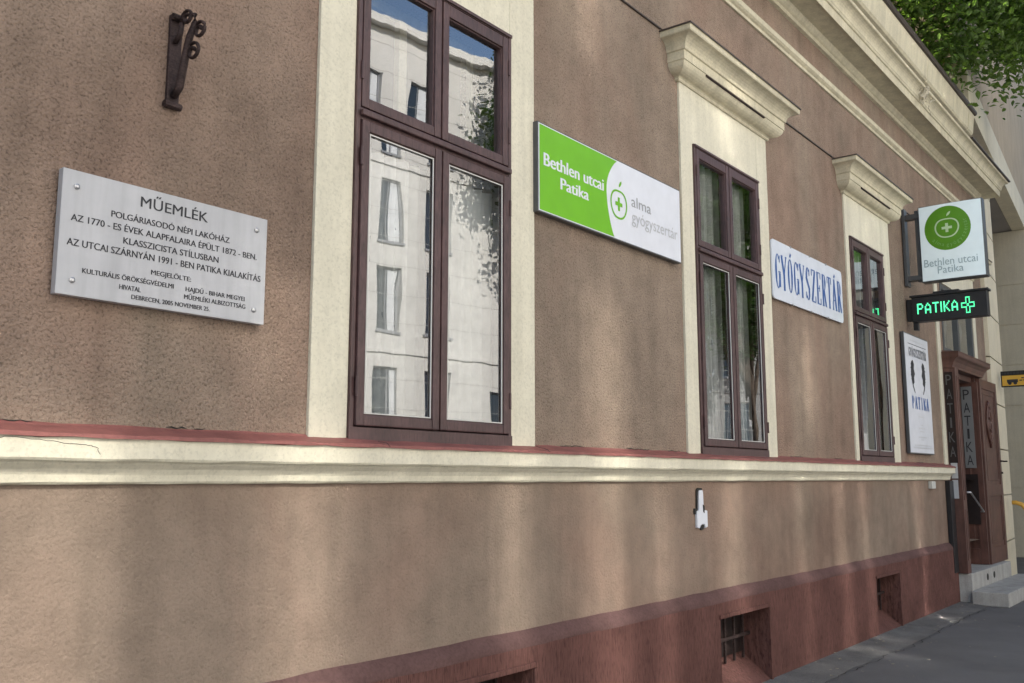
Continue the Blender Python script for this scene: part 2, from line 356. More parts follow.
class Strokes:
    """hand drawn slab letters: every stroke is a quad, each a hair in front of the last"""
    def __init__(s, mb, y): s.mb = mb; s.y = y; s.k = 0
    def quad(s, pts):
        s.k += 1; y = s.y - .00012 * (s.k % 14); s.mb.face([(p[0], y, p[1]) for p in pts])
    def seg(s, a, b, w):
        dx, dz = b[0] - a[0], b[1] - a[1]; l = math.hypot(dx, dz); nx, nz = -dz / l * w / 2, dx / l * w / 2
        s.quad([(a[0] + nx, a[1] + nz), (a[0] - nx, a[1] - nz), (b[0] - nx, b[1] - nz), (b[0] + nx, b[1] + nz)])
    def line(s, pts, w):
        for a, b in zip(pts, pts[1:]): s.seg(a, b, w)
def slab_word(mb, word, x0, x1, z0, z1, y, heavy=.22, thin=.075):
    st = Strokes(mb, y); n = len(word); adv = (x1 - x0) / n; h = z1 - z0; w = adv * .84
    T = w * heavy; t = w * thin * 1.3; tv = h * .035
    for i, ch in enumerate(word):
        X = x0 + adv * i + adv * .08
        P = lambda u, v: (X + u * w, z0 + v * h)
        def stem(u, v0=0, v1=1, wd=T): st.seg(P(u, v0), P(u, v1), wd)
        def serif(u, v, l=.36): st.seg((X + u * w - l * w / 2, z0 + v * h + (tv / 2 if v < .5 else -tv / 2)), (X + u * w + l * w / 2, z0 + v * h + (tv / 2 if v < .5 else -tv / 2)), tv)
        def bowl(cu, cv, ru, rv, a0, a1, w0, w1):
            m = 14; prev = None
            for k in range(m + 1):
                a = R(a0 + (a1 - a0) * k / m); wd = w0 + (w1 - w0) * abs(math.cos(a))
                du, dv = math.cos(a), math.sin(a)
                o_ = P(cu + du * ru, cv + dv * rv); i_ = (o_[0] - du * wd, o_[1] - dv * min(wd, tv * 1.3 + wd * abs(du)))
                if prev: st.quad([prev[0], o_, i_, prev[1]])
                prev = (o_, i_)
        base = {'Á': 'A', 'Ó': 'O'}.get(ch, ch)
        if base == 'G':
            bowl(.5, .5, .48, .5, 50, 320, tv, T); stem(.86, .06, .46); serif(.82, .47, .42); stem(.86, .76, .96, t)
        elif base == 'O': bowl(.5, .5, .48, .5, 0, 360, tv, T)
        elif base == 'Y':
            st.seg(P(.1, .97), P(.5, .45), T); st.seg(P(.92, .97), P(.52, .45), t); stem(.5, 0, .48); serif(.5, 0); serif(.12, 1); serif(.9, 1, .3)
        elif base == 'S':
            bowl(.5, .74, .40, .26, 40, 260, tv, T); bowl(.5, .26, .42, .26, -140, 80, tv, T); st.seg(P(.16, .70), P(.84, .32), T); stem(.82, .76, .95, t); stem(.14, .05, .24, t)
        elif base == 'Z':
            st.seg(P(.84, .97), P(.16, .03), T); st.seg(P(.1, .982), P(.92, .982), tv); st.seg(P(.08, .018), P(.92, .018), tv); stem(.14, .8, .97, t); stem(.88, .03, .2, t)
        elif base == 'E':
            stem(.24); serif(.24, 0); serif(.24, 1)
            for v in (.982, .5, .018): st.seg(P(.24, v), P(.88 if v != .5 else .66, v), tv)
            stem(.86, .8, .98, t); stem(.86, .02, .2, t); stem(.66, .4, .6, t)
        elif base == 'R':
            stem(.24); serif(.24, 0); serif(.24, 1); st.seg(P(.24, .982), P(.55, .982), tv); st.seg(P(.24, .5), P(.55, .5), tv)
            bowl(.52, .75, .36, .25, -90, 90, tv, T); st.seg(P(.52, .5), P(.84, .03), T); serif(.88, 0, .26)
        elif base == 'P':
            stem(.24); serif(.24, 0); serif(.24, 1); st.seg(P(.24, .982), P(.55, .982), tv); st.seg(P(.24, .45), P(.55, .45), tv); bowl(.52, .72, .38, .28, -90, 90, tv, T)
        elif base == 'T':
            stem(.5); serif(.5, 0); st.seg(P(.04, .982), P(.96, .982), tv); stem(.08, .78, .98, t); stem(.92, .78, .98, t)
        elif base == 'A':
            st.seg(P(.48, 1), P(.14, .02), t * 1.3); st.seg(P(.48, 1), P(.84, .02), T); st.seg(P(.26, .32), P(.72, .32), tv); serif(.12, 0, .3); serif(.86, 0, .34)
        elif base == 'I': stem(.5); serif(.5, 0, .5); serif(.5, 1, .5)
        elif base == 'K':
            stem(.22); serif(.22, 0); serif(.22, 1); st.seg(P(.9, .97), P(.3, .42), t * 1.3); st.seg(P(.42, .54), P(.84, .02), T); serif(.86, 0, .3); serif(.84, 1, .3)
        if ch in 'ÁÓ': st.seg(P(.5, 1.05), P(.72, 1.15), t * 1.4)

# ------------------------------------------------------------------ ground (setting)
gm = MB(); gm.face([(-120, -120, 0), (200, -120, 0), (200, 120, 0), (-120, 120, 0)])
tag(gm.build('ground', M_ASPH), kind='structure')
rnd = random.Random(3); sq = MB(); sq.face([(-60, -60, .006), (60, -60, .006), (60, -4.6, .006), (-60, -4.6, .006)])
tag(sq.build('bounce_paving', weathered('pale bounce paving', (.42, .40, .36), .85, .08, 1.0, 30, .2, .003)), kind='structure')  # pale paving added out of view to bounce sunlight onto upper wall and cornice
cm = MB(); prev = None
for i in range(140):
    x = -6 + i * .16
    e = -.40 + .03 * math.sin(x * 1.7) + rnd.uniform(-.018, .018)
    a = cm.bm.verts.new((x, -.03, .03)); m_ = cm.bm.verts.new((x, e * .7, .014)); b = cm.bm.verts.new((x, e, .0045))
    if prev:
        cm.bm.faces.new((prev[0], a, m_, prev[1])); cm.bm.faces.new((prev[1], m_, b, prev[2]))
    prev = (a, m_, b)
tag(cm.build('pavement', M_STRIP, smooth=True), kind='structure')
jm = MB(); rnd = random.Random(5); pts = []
for i in range(60):
    x = 7.2 + i * .1
    pts.append((x, -.43 + .03 * math.sin(x * 1.7) + rnd.uniform(-.03, .03), .003))
w = [rnd.uniform(.001, .006) for _ in pts]
for i in range(len(pts) - 1):
    if rnd.random() < .2: continue
    p, q = pts[i], pts[i + 1]
    jm.face([(p[0], p[1] - w[i], .006), (q[0], q[1] - w[i + 1], .006), (q[0], q[1] + w[i + 1], .006), (p[0], p[1] + w[i], .006)])
tag(jm.build('pavement_crack', M_CRACK), kind='structure')

lt = MB(); rnd = random.Random(9)
for i in range(150):
    x = rnd.uniform(6.5, 16); y = -.05 - abs(rnd.gauss(0, .35)) if rnd.random() < .7 else rnd.uniform(-2.4, -.1); r_ = rnd.uniform(.006, .022); a = rnd.uniform(0, 6.28); z = .012 + (.02 if y > -.25 else 0)
    lt.face([(x + r_ * math.cos(a + t) * (1 if k % 2 else .6), y + r_ * math.sin(a + t) * (1 if k % 2 else .6), z + rnd.uniform(0, .006)) for k, t in enumerate((0, 1.0, 2.2, 3.1, 4.3, 5.2))])
tag(lt.build('leaf_litter', flat('dry litter', (.30, .26, .20), .9)), 'small dry leaf bits scattered on the asphalt along the wall', 'litter', kind='stuff')

# ------------------------------------------------------------------ the pharmacy house
WIN = [(2.695, 4.336), (6.185, 7.797), (9.82, 11.34)]              # outer edges of the cream surrounds
FRM = [(2.915, 4.10), (6.375, 7.575), (9.92, 11.04)]            # outer edges of the window frames
FZ0, FZ1 = 1.785, 4.155
BASE = [(3.50, 4.26), (6.545, 7.395), (10.125, 10.88)]            # basement openings
DOOR = (13.62, 15.02, .38, 3.06); FAN = (13.62, 15.4, 3.30, 4.25)
XL, XR = -6.0, 16.2
house = empty('pharmacy_house', (0, 0, 0))
tag(house, 'single-storey brown rendered pharmacy house with cream surrounds, maroon plinth and cornice', 'house')
hm = MB()
holes = [(a, b, FZ0, FZ1) for a, b in FRM] + [DOOR, FAN]
hm.sheet(XL, XR, 1.58, 6.1, [h if h[2] > 1.58 else (h[0], h[1], 1.58, h[3]) for h in holes], 0, .36)
hm.build('wall', M_WALL, house, norm=False)
lm = MB(); lm.sheet(XL, XR, .74, 1.58, [(DOOR[0], DOOR[1], .74, 1.58)], 0, .36); lm.build('lower_wall', M_WALL_LOW, house, norm=False)
bk = MB()
bk.face([(XL, 0, 0), (XL, 7, 0), (XL, 7, 6.3), (XL, 0, 6.3)]); bk.face([(XR, 0, 0), (XR, 0, 6.3), (XR, 7, 6.3), (XR, 7, 0)])
bk.face([(XL, 7, 0), (XR, 7, 0), (XR, 7, 6.3), (XL, 7, 6.3)])
bk.build('rear_wall', M_WALL, house)
rm_ = MB()                                                    # rooms behind the windows
rm_.face([(XL + .1, 3.4, 0), (XR - .1, 3.4, 0), (XR - .1, 3.4, 4.6), (XL + .1, 3.4, 4.6)])
rm_.face([(XL + .1, .37, .3), (XR - .1, .37, .3), (XR - .1, 3.4, .3), (XL + .1, 3.4, .3)])
rm_.face([(XL + .1, .37, 4.6), (XR - .1, .37, 4.6), (XR - .1, 3.4, 4.6), (XL + .1, 3.4, 4.6)])
for x in (1.0, 5.3, 8.9, 12.6, 15.7): rm_.face([(x, .37, .3), (x, 3.4, .3), (x, 3.4, 4.6), (x, .37, 4.6)])
rm_.build('room_lining', M_ROOM, house)

# plinth with its sloped top
pm = MB(); pm.sheet(XL, 13.45, -.05, .70, [(a, b, .03, .585) for a, b in BASE], -.05, .25)
pm.build('plinth', M_PLINTH, house, norm=False)
pt = MB(); pt.run([(.0505, .698), (.051, .722), (.040, .745), (.0, .785)], XL, 13.45, .2, .004, 4); pt.build('plinth_top', M_PLINTH_TOP, house, smooth=True)
for i, (a, b) in enumerate(BASE):
    s_ = MB()
    s_.box(a - .02, b + .035, -.066, -.048, .585, .615, .005); s_.box(b + .002, b + .035, -.066, -.048, .0, .583, .005)
    wobj = s_.build('basement_window', M_PLINTH, house)
    k = MB(); k.face([(a, -.05, .035), (b, -.05, .035), (b, .18, .21), (a, .18, .21)]); k.face([(a, .18, .2), (b, .18, .2), (b, .19, .585), (a, .19, .585)])
    k.face([(a, -.0505, .0), (b, -.0505, .0), (b, -.05, .036), (a, -.05, .036)])
    so = k.build('sloped_sill', M_PLINTH, wobj)
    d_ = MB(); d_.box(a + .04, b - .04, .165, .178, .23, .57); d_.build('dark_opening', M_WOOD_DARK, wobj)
    gq = MB()
    for q in range(5): gq.box(a + .1 + q * (b - a - .2) / 4 - .009, a + .1 + q * (b - a - .2) / 4 + .009, .12, .138, .19, .585)
    gq.box(a, b, .108, .12, .36, .385); gq.build('grille', M_IRON, wobj)

# ledge under the windows
le = MB(); le.run([(.0, 1.665), (.092, 1.660), (.098, 1.668), (.10, 1.742), (.0, 1.752)], XL, 13.42, .14, .0017, 11); ledge = le.build('ledge', M_CREAM, house)
l2 = MB(); l2.run([(.0, 1.578), (.022, 1.580), (.030, 1.588), (.034, 1.612), (.044, 1.632), (.058, 1.646), (.062, 1.652), (.062, 1.668), (.0, 1.668)], XL, 13.42, .14, .0016, 12); l2.build('moulding', M_CREAM, ledge)
fl = MB(); fl.run([(.0, 1.790), (.012, 1.782), (.108, 1.752), (.112, 1.738), (.104, 1.737), (.1, 1.744), (.0, 1.754)], XL, 13.42, .11, .0028, 13); fl.build('flashing', M_FLASH, ledge)
ck = MB()
def crack(pts, y, r=.0009):
    rr = random.Random(len(pts)); out = []
    for (a, b), (c, d) in zip(pts, pts[1:]):
        for k in range(6): out.append((a + (c - a) * k / 6 + rr.uniform(-.004, .004), y, b + (d - b) * k / 6 + rr.uniform(-.003, .003)))
    ck.tube(out, r, 4)
crack([(1.36, 1.72), (1.40, 1.735), (1.55, 1.722), (1.66, 1.712), (1.70, 1.708), (1.72, 1.675)], -.1005)
crack([(1.37, 1.67), (1.37, 1.72)], -.1005)
crack([(3.02, 1.765), (3.07, 1.762), (3.1, 1.742)], -.1125, .0014); crack([(4.22, 1.775), (4.3, 1.765), (4.36, 1.745)], -.1125, .0013)
ck.build('crack', M_CRACK, ledge)
rr_ = random.Random(77)
for x0_, l_ in ((1.42, .1), (2.02, .09), (2.14, .05), (4.6, .25), (5.35, .3), (5.9, .18), (8.1, .3), (9.2, .22), (12.0, .3)):
    k = MB(); n_ = max(3, int(l_ / .02)); k.tube([(x0_ + l_ * i_ / n_, -.004, 1.791 + rr_.uniform(-.003, .004)) for i_ in range(n_ + 1)], [.001] + [rr_.uniform(.001, .0032) for _ in range(n_ - 1)] + [.001], 5)
    k.build('crack', M_CRACK, ledge)

# window surrounds, hoods and windows
def hood_profile():
    p = [(.018, 4.59), (.03, 4.592), (.036, 4.602), (.034, 4.612), (.04, 4.618)]
    for k in range(7):
        a = R(90 * k / 6); p.append((.045 + .09 * math.sin(a), 4.622 + .075 * (1 - math.cos(a))))
    p += [(.142, 4.697), (.142, 4.765), (.15, 4.768)]
    for k in range(7):
        a = R(90 * k / 6); p.append((.155 + .085 * (1 - math.cos(a)), 4.77 + .085 * math.sin(a)))
    p += [(.245, 4.856), (.25, 4.865), (.25, 4.896), (.256, 4.897)]
    return p
def add_hood(xa, xb):
    h = MB(); path = lambda o: [(xa - o, 0), (xa - o, -o), (xb + o, -o), (xb + o, 0)]
    h.sweep(hood_profile(), path, 4); hood = h.build('window_hood', M_CREAM_OLD, house)
    t = MB(); t.sweep([(.256, 4.8975), (.262, 4.899), (.262, 4.909), (.0, 4.93)], path, 4)
    t.build('tin_cover', M_TIN, hood)
    return hood
for i, ((sa, sb), (fa, fb)) in enumerate(zip(WIN, FRM)):
    s_ = MB(); yy = -.018
    s_.box(sa, fa - .001, yy, .05, 1.775, 4.60, .004); s_.box(fb + .001, sb, yy, .05, 1.775, 4.60, .004); s_.box(fa - .001, fb + .001, yy + .001, .05, FZ1 + .001, 4.60, .003)
    s_.build('window_surround', M_CREAM, house)
    hood = add_hood(sa, sb)
    if i:
        t = MB(); t.tube([(sa + .22, -.138, 4.684), (sb - .30, -.138, 4.684)], .009, 8)
        t.build('dark_slot', M_IRON, hood)  # dark rod drawn for the thin slot under the fillet
    f = MB(); w = fb - fa
    f.ring(fa, fb, FZ0 - .002, FZ1, .026, -.032, .09, .004, wb=.05)
    f.box(fa + .002, fb - .002, -.042, -.034, FZ1 - .022, FZ1 - .003, .003)
    f.box(fa + .026, fb - .026, -.03, .09, 3.292, 3.352, .004); f.box(fa + .022, fb - .022, -.056, -.03, 3.306, 3.338, .008, 3)       # transom with its drip moulding
    f.box(fa + w / 2 - .012, fa + w / 2 + .012, -.012, .06, FZ0 + .05, FZ1 - .03)
    win = f.build('window', M_WOOD, house)
    dk = MB(); dk.ring(fa + .026, fb - .026, FZ0 + .048, FZ1 - .026, .012, -.008, .05, 0); dk.build('rebate', M_WOOD_DARK, win)
    mid = fa + w / 2
    for (xa, xb, low, left) in ((fa + .030, mid - .006, 1, 1), (mid + .006, fb - .030, 1, 0), (fa + .030, mid - .006, 0, 1), (mid + .006, fb - .030, 0, 0)):
        za, zb = (1.838, 3.288) if low else (3.356, FZ1 - .030)
        sw = .048; rb = .05
        rq = random.Random(int(xa * 977 + low)); jx = rq.uniform(-.002, .002)
        sash = MB(); y0s = (-.044 if low else -.036) + rq.uniform(-.002, .002)
        sash.ring(xa, xb, za, zb, sw, y0s, .012, .006, wb=rb, wt=rb + (.0 if low else .02))
        zt = zb - rb - (.0 if low else .02)
        sash.ring(xa + sw - .002, xb - sw + .002, za + rb - .002, zt + .002, .009, y0s + .012, .012, .003)
        sash.build('sash', M_WOOD, win)
        gy = y0s + .020 if low else y0s + .034
        pane = MB(); tl, tr_, bl_, br_ = [rq.uniform(-.0035, .0035) for _ in range(4)]      # hand-set panes never lie quite flat
        pane.face([(xa + sw, gy + bl_, za + rb), (xb - sw, gy + br_, za + rb), (xb - sw, gy + br_ + tr_ - tl * .0, zt), (xa + sw, gy + bl_ + tr_, zt)])
        pane.build('pane', M_GLASS if i == 0 else M_GLASS_SIDE, win, norm=False)
        if low:
            pu = MB(); pu.ring(xa + sw + .006, xb - sw - .006, za + rb + .006, zt - .006, .006, gy - .012, gy - .007, 0); pu.build('putty', M_PUTTY, win)
        for z in (za + .18, zb - .18):
            hg = MB(); x = xa - .004 if left else xb + .004
            hg.tube([(x, y0s - .002, z - .045), (x, y0s - .002, z + .045)], .007, 8); hg.build('hinge', M_WOOD, win)
    sb_ = MB(); sb_.box(fa - .004, fb + .004, -.036, -.030, FZ0 - .014, FZ0 + .046, .003); sb_.build('bottom_rail', M_WOOD, win)
    inner = MB()                                                # the inner casement of the box window
    inner.ring(fa - .04, fb + .04, FZ0, FZ1, .06, .26, .30, .004); inner.box(mid - .03, mid + .03, .26, .30, FZ0 + .06, FZ1 - .06, .004)
    inner.build('inner_casement', M_CREAM, win)

# tin line at hood height, string course, main cornice
for a, b in [(XL, 2.44), (4.59, 5.93), (8.05, 9.56), (11.60, 13.02)]:
    tl_ = MB(); tl_.box(a, b, -.016, .0, 4.919, 4.928, .001); tl_.build('tin_line', M_TIN, house)
fr_ = MB()
for a, b in [(XL, XR)]: fr_.sheet(a, b, 4.931, 5.60, [], -.012, 0, False)
fr_.build('frieze', M_WALL, house, norm=False)
sc_ = MB(); sc_.run([(.0, 5.60), (.03, 5.602), (.034, 5.625), (.03, 5.632), (.046, 5.640), (.062, 5.655), (.066, 5.69), (.05, 5.70), (.052, 5.715), (.0, 5.735)], XL, XR, .6, .0015, 21)
sc_.build('string_course', M_CREAM_OLD, house)
cn = MB()
prof = [(.0, 6.03), (.035, 6.032), (.045, 6.05), (.04, 6.065), (.06, 6.075), (.085, 6.10), (.09, 6.125), (.30, 6.115), (.305, 6.10), (.315, 6.10), (.32, 6.19), (.335, 6.195), (.34, 6.215)]
for k in range(7):
    a = R(90 * k / 6); prof.append((.345 + .08 * (1 - math.cos(a)), 6.22 + .10 * math.sin(a)))
prof += [(.43, 6.325), (.432, 6.35), (.0, 6.36)]
pathc = lambda o: [(XL, -o), (2, -o), (6, -o), (10, -o), (XR + o, -o), (XR + o, 3)]
cn.sweep(prof, pathc, 6); corn = cn.build('cornice', M_CREAM_OLD, house)
ce = MB(); ce.box(14.1, XR + .46, -.462, .0, 6.352, 6.372, .004); ce.build('tin_edge', M_TIN, corn)
gt = MB(); gt.run([(.38, 6.36), (.455, 6.375), (.475, 6.40), (.50, 6.62), (.505, 6.66), (.40, 6.66)], XL, 14.05, .8, .003, 31); gut = gt.build('gutter', M_CREAM_OLD, house)
g2 = MB(); g2.run([(.495, 6.655), (.53, 6.66), (.542, 6.68), (.54, 6.712), (.5, 6.722), (.30, 6.70)], XL, 14.08, .8, .003, 32); g2.build('gutter_lip', M_TIN, gut)
for x in (3.3, 6.1, 8.9, 11.7, 13.75):
    g3 = MB(); g3.run([(.378, 6.352), (.458, 6.367), (.480, 6.40), (.506, 6.62)], x, x + .03, .03); g3.build('gutter_strap', M_CREAM_OLD, gut)
rs_ = random.Random(8); deb = MB()                              # outlet stub where the gutter drains
deb.tube([(11.9, -.40, 6.38), (11.88, -.40, 6.30), (11.82, -.36, 6.22)], [.05, .045, .04], 10)
for k in range(26):
    p = Vector((11.85 + rs_.uniform(-.22, .22), -.38 + rs_.uniform(-.06, .04), 6.23 + rs_.uniform(-.1, .12))); q = p + Vector((rs_.uniform(-.1, .1), rs_.uniform(-.06, .06), rs_.uniform(-.09, .09)))
    deb.tube([p, (p + q) / 2 + Vector((0, 0, .02)), q], .006, 5)
deb.build('outlet', M_NB_DULL, gut)
ro = MB(); ro.face([(XL, -.50, 6.70), (14.08, -.50, 6.70), (14.08, 3.5, 8.6), (XL, 3.5, 8.6)]); ro.face([(XL, 7.3, 6.5), (XL, 3.5, 8.6), (14.08, 3.5, 8.6), (14.08, 7.3, 6.5)])
ro.face([(14.08, -.40, 6.40), (XR + .4, -.40, 6.40), (XR + .4, 3.5, 6.75), (14.08, 3.5, 6.75)]); ro.face([(14.08, -.40, 6.40), (14.08, 3.5, 6.75), (14.08, 3.5, 8.6), (14.08, -.40, 6.75)]); ro.face([(XL, -.5, 6.7), (XL, 3.5, 8.6), (XL, 7.3, 6.5)])
ro.build('roof', M_ROOF, house)

# door: cream surround, hood, portal box, leaves, fanlight
ds = MB(); ds.box(13.28, 13.44, -.018, .03, 1.76, 4.6, .004); ds.box(15.42, 15.58, -.018, .03, 3.3, 4.6, .004); ds.box(13.44, 15.42, -.017, .03, 4.26, 4.6, .003); ds.build('door_surround', M_CREAM, house)
add_hood(13.28, 15.58)
fo = MB(); fo.ring(FAN[0], FAN[1], FAN[2], FAN[3], .07, -.01, .08, .005); fo.box(14.47, 14.55, -.008, .07, 3.37, 4.18, .004)
fan = fo.build('fanlight', M_ALU, house)
p_ = MB(); p_.face([(FAN[0], .03, FAN[2]), (FAN[1], .03, FAN[2]), (FAN[1], .03, FAN[3]), (FAN[0], .03, FAN[3])]); p_.build('pane', M_GLASS_FAR, fan, norm=False)
po = MB()
po.box(13.44, 13.62, -.17, .12, .385, 3.06, .006); po.box(15.02, 15.14, -.06, .12, .385, 3.06, .006); po.box(13.62, 15.02, -.02, .12, 2.98, 3.06, .004)
portal = po.build('door_portal', M_WOOD_DOOR, house)
dc = MB(); pth = lambda o: [(13.44 - o * .2, 0), (13.44 - o * .2, -.12 - o), (15.2 + o, -.12 - o), (15.2 + o, 0)]
dc.sweep([(-.12, 3.061), (.02, 3.061), (.025, 3.09), (.03, 3.10), (.045, 3.14), (.075, 3.18), (.105, 3.20), (.11, 3.215), (.11, 3.26), (.115, 3.262), (.115, 3.272), (-.12, 3.30)], pth, 4); dc.build('cornice', M_WOOD_DOOR, portal)
pn = MB()                                                       # mouldings on the portal's street face and its side
for z0, z1 in ((.55, 1.2), (1.32, 2.95)): pn.ring(13.47, 13.59, z0, z1, .018, -.178, -.168, .003)
pn.build('moulding', M_WOOD_DOOR, portal)
sp = MB(); sp.box(13.434, 13.4395, -.135, -.03, 1.80, 3.0, .001); sp.build('side_panel', M_WOOD_DARK, portal)
vt = MB()
def side_text(s, yc, z, hgt, wdt):
    v, f = text_verts(s); a = min(p[0] for p in v); b = max(p[0] for p in v); lo = min(p[1] for p in v); hi = max(p[1] for p in v)
    q = [vt.bm.verts.new((13.4325, yc + wdt / 2 - (p[0] - a) / (b - a) * wdt, z + (p[1] - lo) / (hi - lo) * hgt)) for p in v]
    for t in f: vt.bm.faces.new([q[i] for i in t])
for k, ch in enumerate('PATIKA'): side_text(ch, -.082, 2.83 - k * .19, .135, .07 if ch != 'I' else .022)
vt.build('lettering', M_DIM_TXT, portal, norm=False)
pp = MB(); pp.box(13.4325, 13.4335, -.125, -.045, 1.60, 1.80); pp.box(13.4325, 13.4335, -.12, -.05, 1.34, 1.58); pp.build('paper_notice', M_GREY_LIGHT, portal)
bd = MB(); bd.box(13.25, 13.436, -.062, -.004, .40, 1.57, .004); bd.build('dark_panel', M_BLACKBOX, portal)  # flat black panel filling the dark zone left of the portal
def leaf_mesh(w, h, t):
    m_ = MB(); st = .11
    m_.box(0, st, 0, t, 0, h, .004); m_.box(w - st, w, 0, t, 0, h, .004)
    for z0, z1 in ((0, .22), (h * .36, h * .36 + .16), (h - .14, h)): m_.box(st, w - st, .002, t - .002, z0, z1, .004)
    m_.box(st, w - st, .018, t - .018, .22, h * .36); m_.box(st, w - st, .018, t - .018, h * .36 + .16, h - .14)
    m_.ring(st + .05, w - st - .05, .28, h * .36 - .06, .02, .006, .018, .003)
    m_.ring(st + .05, w - st - .05, h * .36 + .22, h - .2, .02, .006, .018, .003)
    return m_
lf = leaf_mesh(1.10, 2.66, .06)
leaf = lf.build('door_leaf', M_WOOD_DOOR, portal); leaf.location = (15.06, -.12, .39)
cv = MB()                                                       # carved garland on the upper panel
for s in (-1, 1):
    cv.tube([(.49 + s * (.02 + .13 * math.sin(k / 11 * 3.1)), .004, 1.72 + k * .055) for k in range(12)], [.026 - abs(k - 5) * .002 for k in range(12)], 8)
for k in range(7): cv.tube([(.49, .0, 1.75 + k * .085), (.49 + (.07 if k % 2 else -.07), -.004, 1.79 + k * .085)], [.022, .008], 7)
cv.tube([(.49, .004, 1.66), (.49, .004, 2.36)], .016, 8); cv.build('carving', M_WOOD_DOOR, leaf, smooth=True)
lk = MB(); lk.box(1.02, 1.18, -.02, .0, 1.46, 1.485, .003); lk.tube([(1.16, -.01, 1.47), (1.16, -.07, 1.47), (1.07, -.075, 1.47)], .011, 8); lk.build('latch', M_IRON, leaf); lk = MB(); lk.box(1.05, 1.09, -.018, .0, 1.28, 1.31, .003); lk.build('keyhole_plate', M_IRON, leaf)
l3 = leaf_mesh(.44, 2.60, .05); lf2 = l3.build('door_leaf', M_WOOD_DOOR, portal); lf2.location = (13.66, .02, .39); lf2.rotation_euler = (0, 0, R(86))
gd = MB(); gd.ring(13.64, 15.0, .40, 2.97, .09, .42, .47, .005); gd.box(14.50, 14.60, .42, .47, .49, 2.88, .004); ind = gd.build('inner_door', M_WOOD_DOOR, portal)
gp = MB(); gp.face([(13.7, .445, .49), (14.95, .445, .49), (14.95, .445, 2.9), (13.7, .445, 2.9)]); gp.build('pane', M_GLASS_FAR, ind, norm=False)
ba = MB(); ba.tube([(13.55, -.19, 1.42), (13.57, -.23, 1.42), (14.35, -.21, 1.15), (14.37, -.17, 1.15)], .012, 8); ba.build('push_bar', M_STEEL, portal)
rv = leaf_mesh(.46, 2.60, .03); rvo = rv.build('folded_leaf', M_WOOD_DOOR, portal); rvo.location = (14.985, .36, .39); rvo.rotation_euler = (0, 0, R(-90))
ws = MB(); ws.box(14.975, 14.983, -.02, .125, 1.75, 2.93, .002); ws.build('white_strip', M_STRIPGREY, portal)
dg_ = MB(); dg_.box(14.972, 14.983, -.03, .20, .95, 1.66, .002); dg_.build('doorway_shade', M_WOOD_DARK, portal)  # dark panel added on the folded leaf to darken the open doorway
wl = MB()
def reveal_text(ch, yc, z, hgt, wdt):
    v, f = text_verts(ch); a = min(p[0] for p in v); b = max(p[0] for p in v); lo = min(p[1] for p in v); hi = max(p[1] for p in v)
    q = [wl.bm.verts.new((14.9735, yc + wdt / 2 - (p[0] - a) / (b - a) * wdt, z + (p[1] - lo) / (hi - lo) * hgt)) for p in v]
    for t in f: wl.bm.faces.new([q[i] for i in t])
for k, ch in enumerate('PATIKA'): reveal_text(ch, .055, 2.74 - k * .19, .145, .085 if ch != 'I' else .03)
wl.build('lettering', M_INK, portal, norm=False)
fdr = MB()                                                      # two grey draped figures behind the fanlight
for cx in (14.08, 14.95):
    pts = [(cx + .12 * math.sin(k * 2 * math.pi / 24) * (1), .06 + .05 * math.cos(k * 2 * math.pi / 24)) for k in range(24)]
    rows = []
    for z in range(12):
        zz = 3.36 + z * .075; wv = [1.1, .95, .8, .9, 1.15, 1.3, 1.2, .9, .7, .55, .6, .35][z]
        rows.append([fdr.bm.verts.new((cx + (p[0] - cx) * wv * (1 + .15 * math.sin(k * 1.6 + z)), .12 + (p[1] - .06) * wv, zz)) for k, p in enumerate(pts)])
    for z in range(11):
        for k in range(24): fdr.bm.faces.new((rows[z][k], rows[z][(k + 1) % 24], rows[z + 1][(k + 1) % 24], rows[z + 1][k]))
fdr.build('draped_panel', M_DRAPE, fan, smooth=True)

# curtains in the three windows
def curtain(x0, x1, z0, z1, y, label, folds, mat=M_CURTAIN):
    m_ = MB(); n = 60; rr = random.Random(int(x0 * 100)); ph = rr.uniform(0, 6); rows = []
    for j in range(7):
        z = z0 + (z1 - z0) * j / 6
        rows.append([m_.bm.verts.new((x0 + (x1 - x0) * i / n, y + .028 * math.sin(i / n * folds * 2 * math.pi + ph + .12 * j) + .012 * math.sin(i * 1.3 + j * .4), z)) for i in range(n + 1)])
    for j in range(6):
        for i in range(n): m_.bm.faces.new((rows[j][i], rows[j][i + 1], rows[j + 1][i + 1], rows[j + 1][i]))
    o = m_.build('curtain', mat, smooth=True); rebase(o, (x0, y, z0))
    return tag(o, label, 'curtain', 'net curtains behind the windows')
curtain(2.98, 4.12, 1.83, 3.22 , .11, 'white net curtain behind the lower panes of the big left window', 13)
curtain(6.48, 6.98, 1.83, 4.10 , .11, 'white net curtain at the left half of the middle window', 8)
curtain(7.06, 7.60, 1.83, 4.10, .12, 'greyish net curtain at the right half of the middle window', 7)
curtain(10.05, 11.08, 1.83, 4.10 , .11, 'white net curtain behind the window nearest the door', 13)
def loop_pts(cx, cz, r, y, a0, a1, k=18, sx=1.0): return [(cx + sx * r * math.cos(R(a0 + (a1 - a0) * i / k)), y, cz + r * math.sin(R(a0 + (a1 - a0) * i / k))) for i in range(k + 1)]
orn = MB(); orn.tube([(6.80, .10, 1.95), (6.79, .10, 2.5), (6.80, .10, 3.2)], .006, 6); orn.tube(loop_pts(6.80, 2.55, .16, .10, 0, 360, 20, .5), .012, 6); orn.tube(loop_pts(6.74, 2.36, .10, .10, 90, 330, 16), .012, 6)
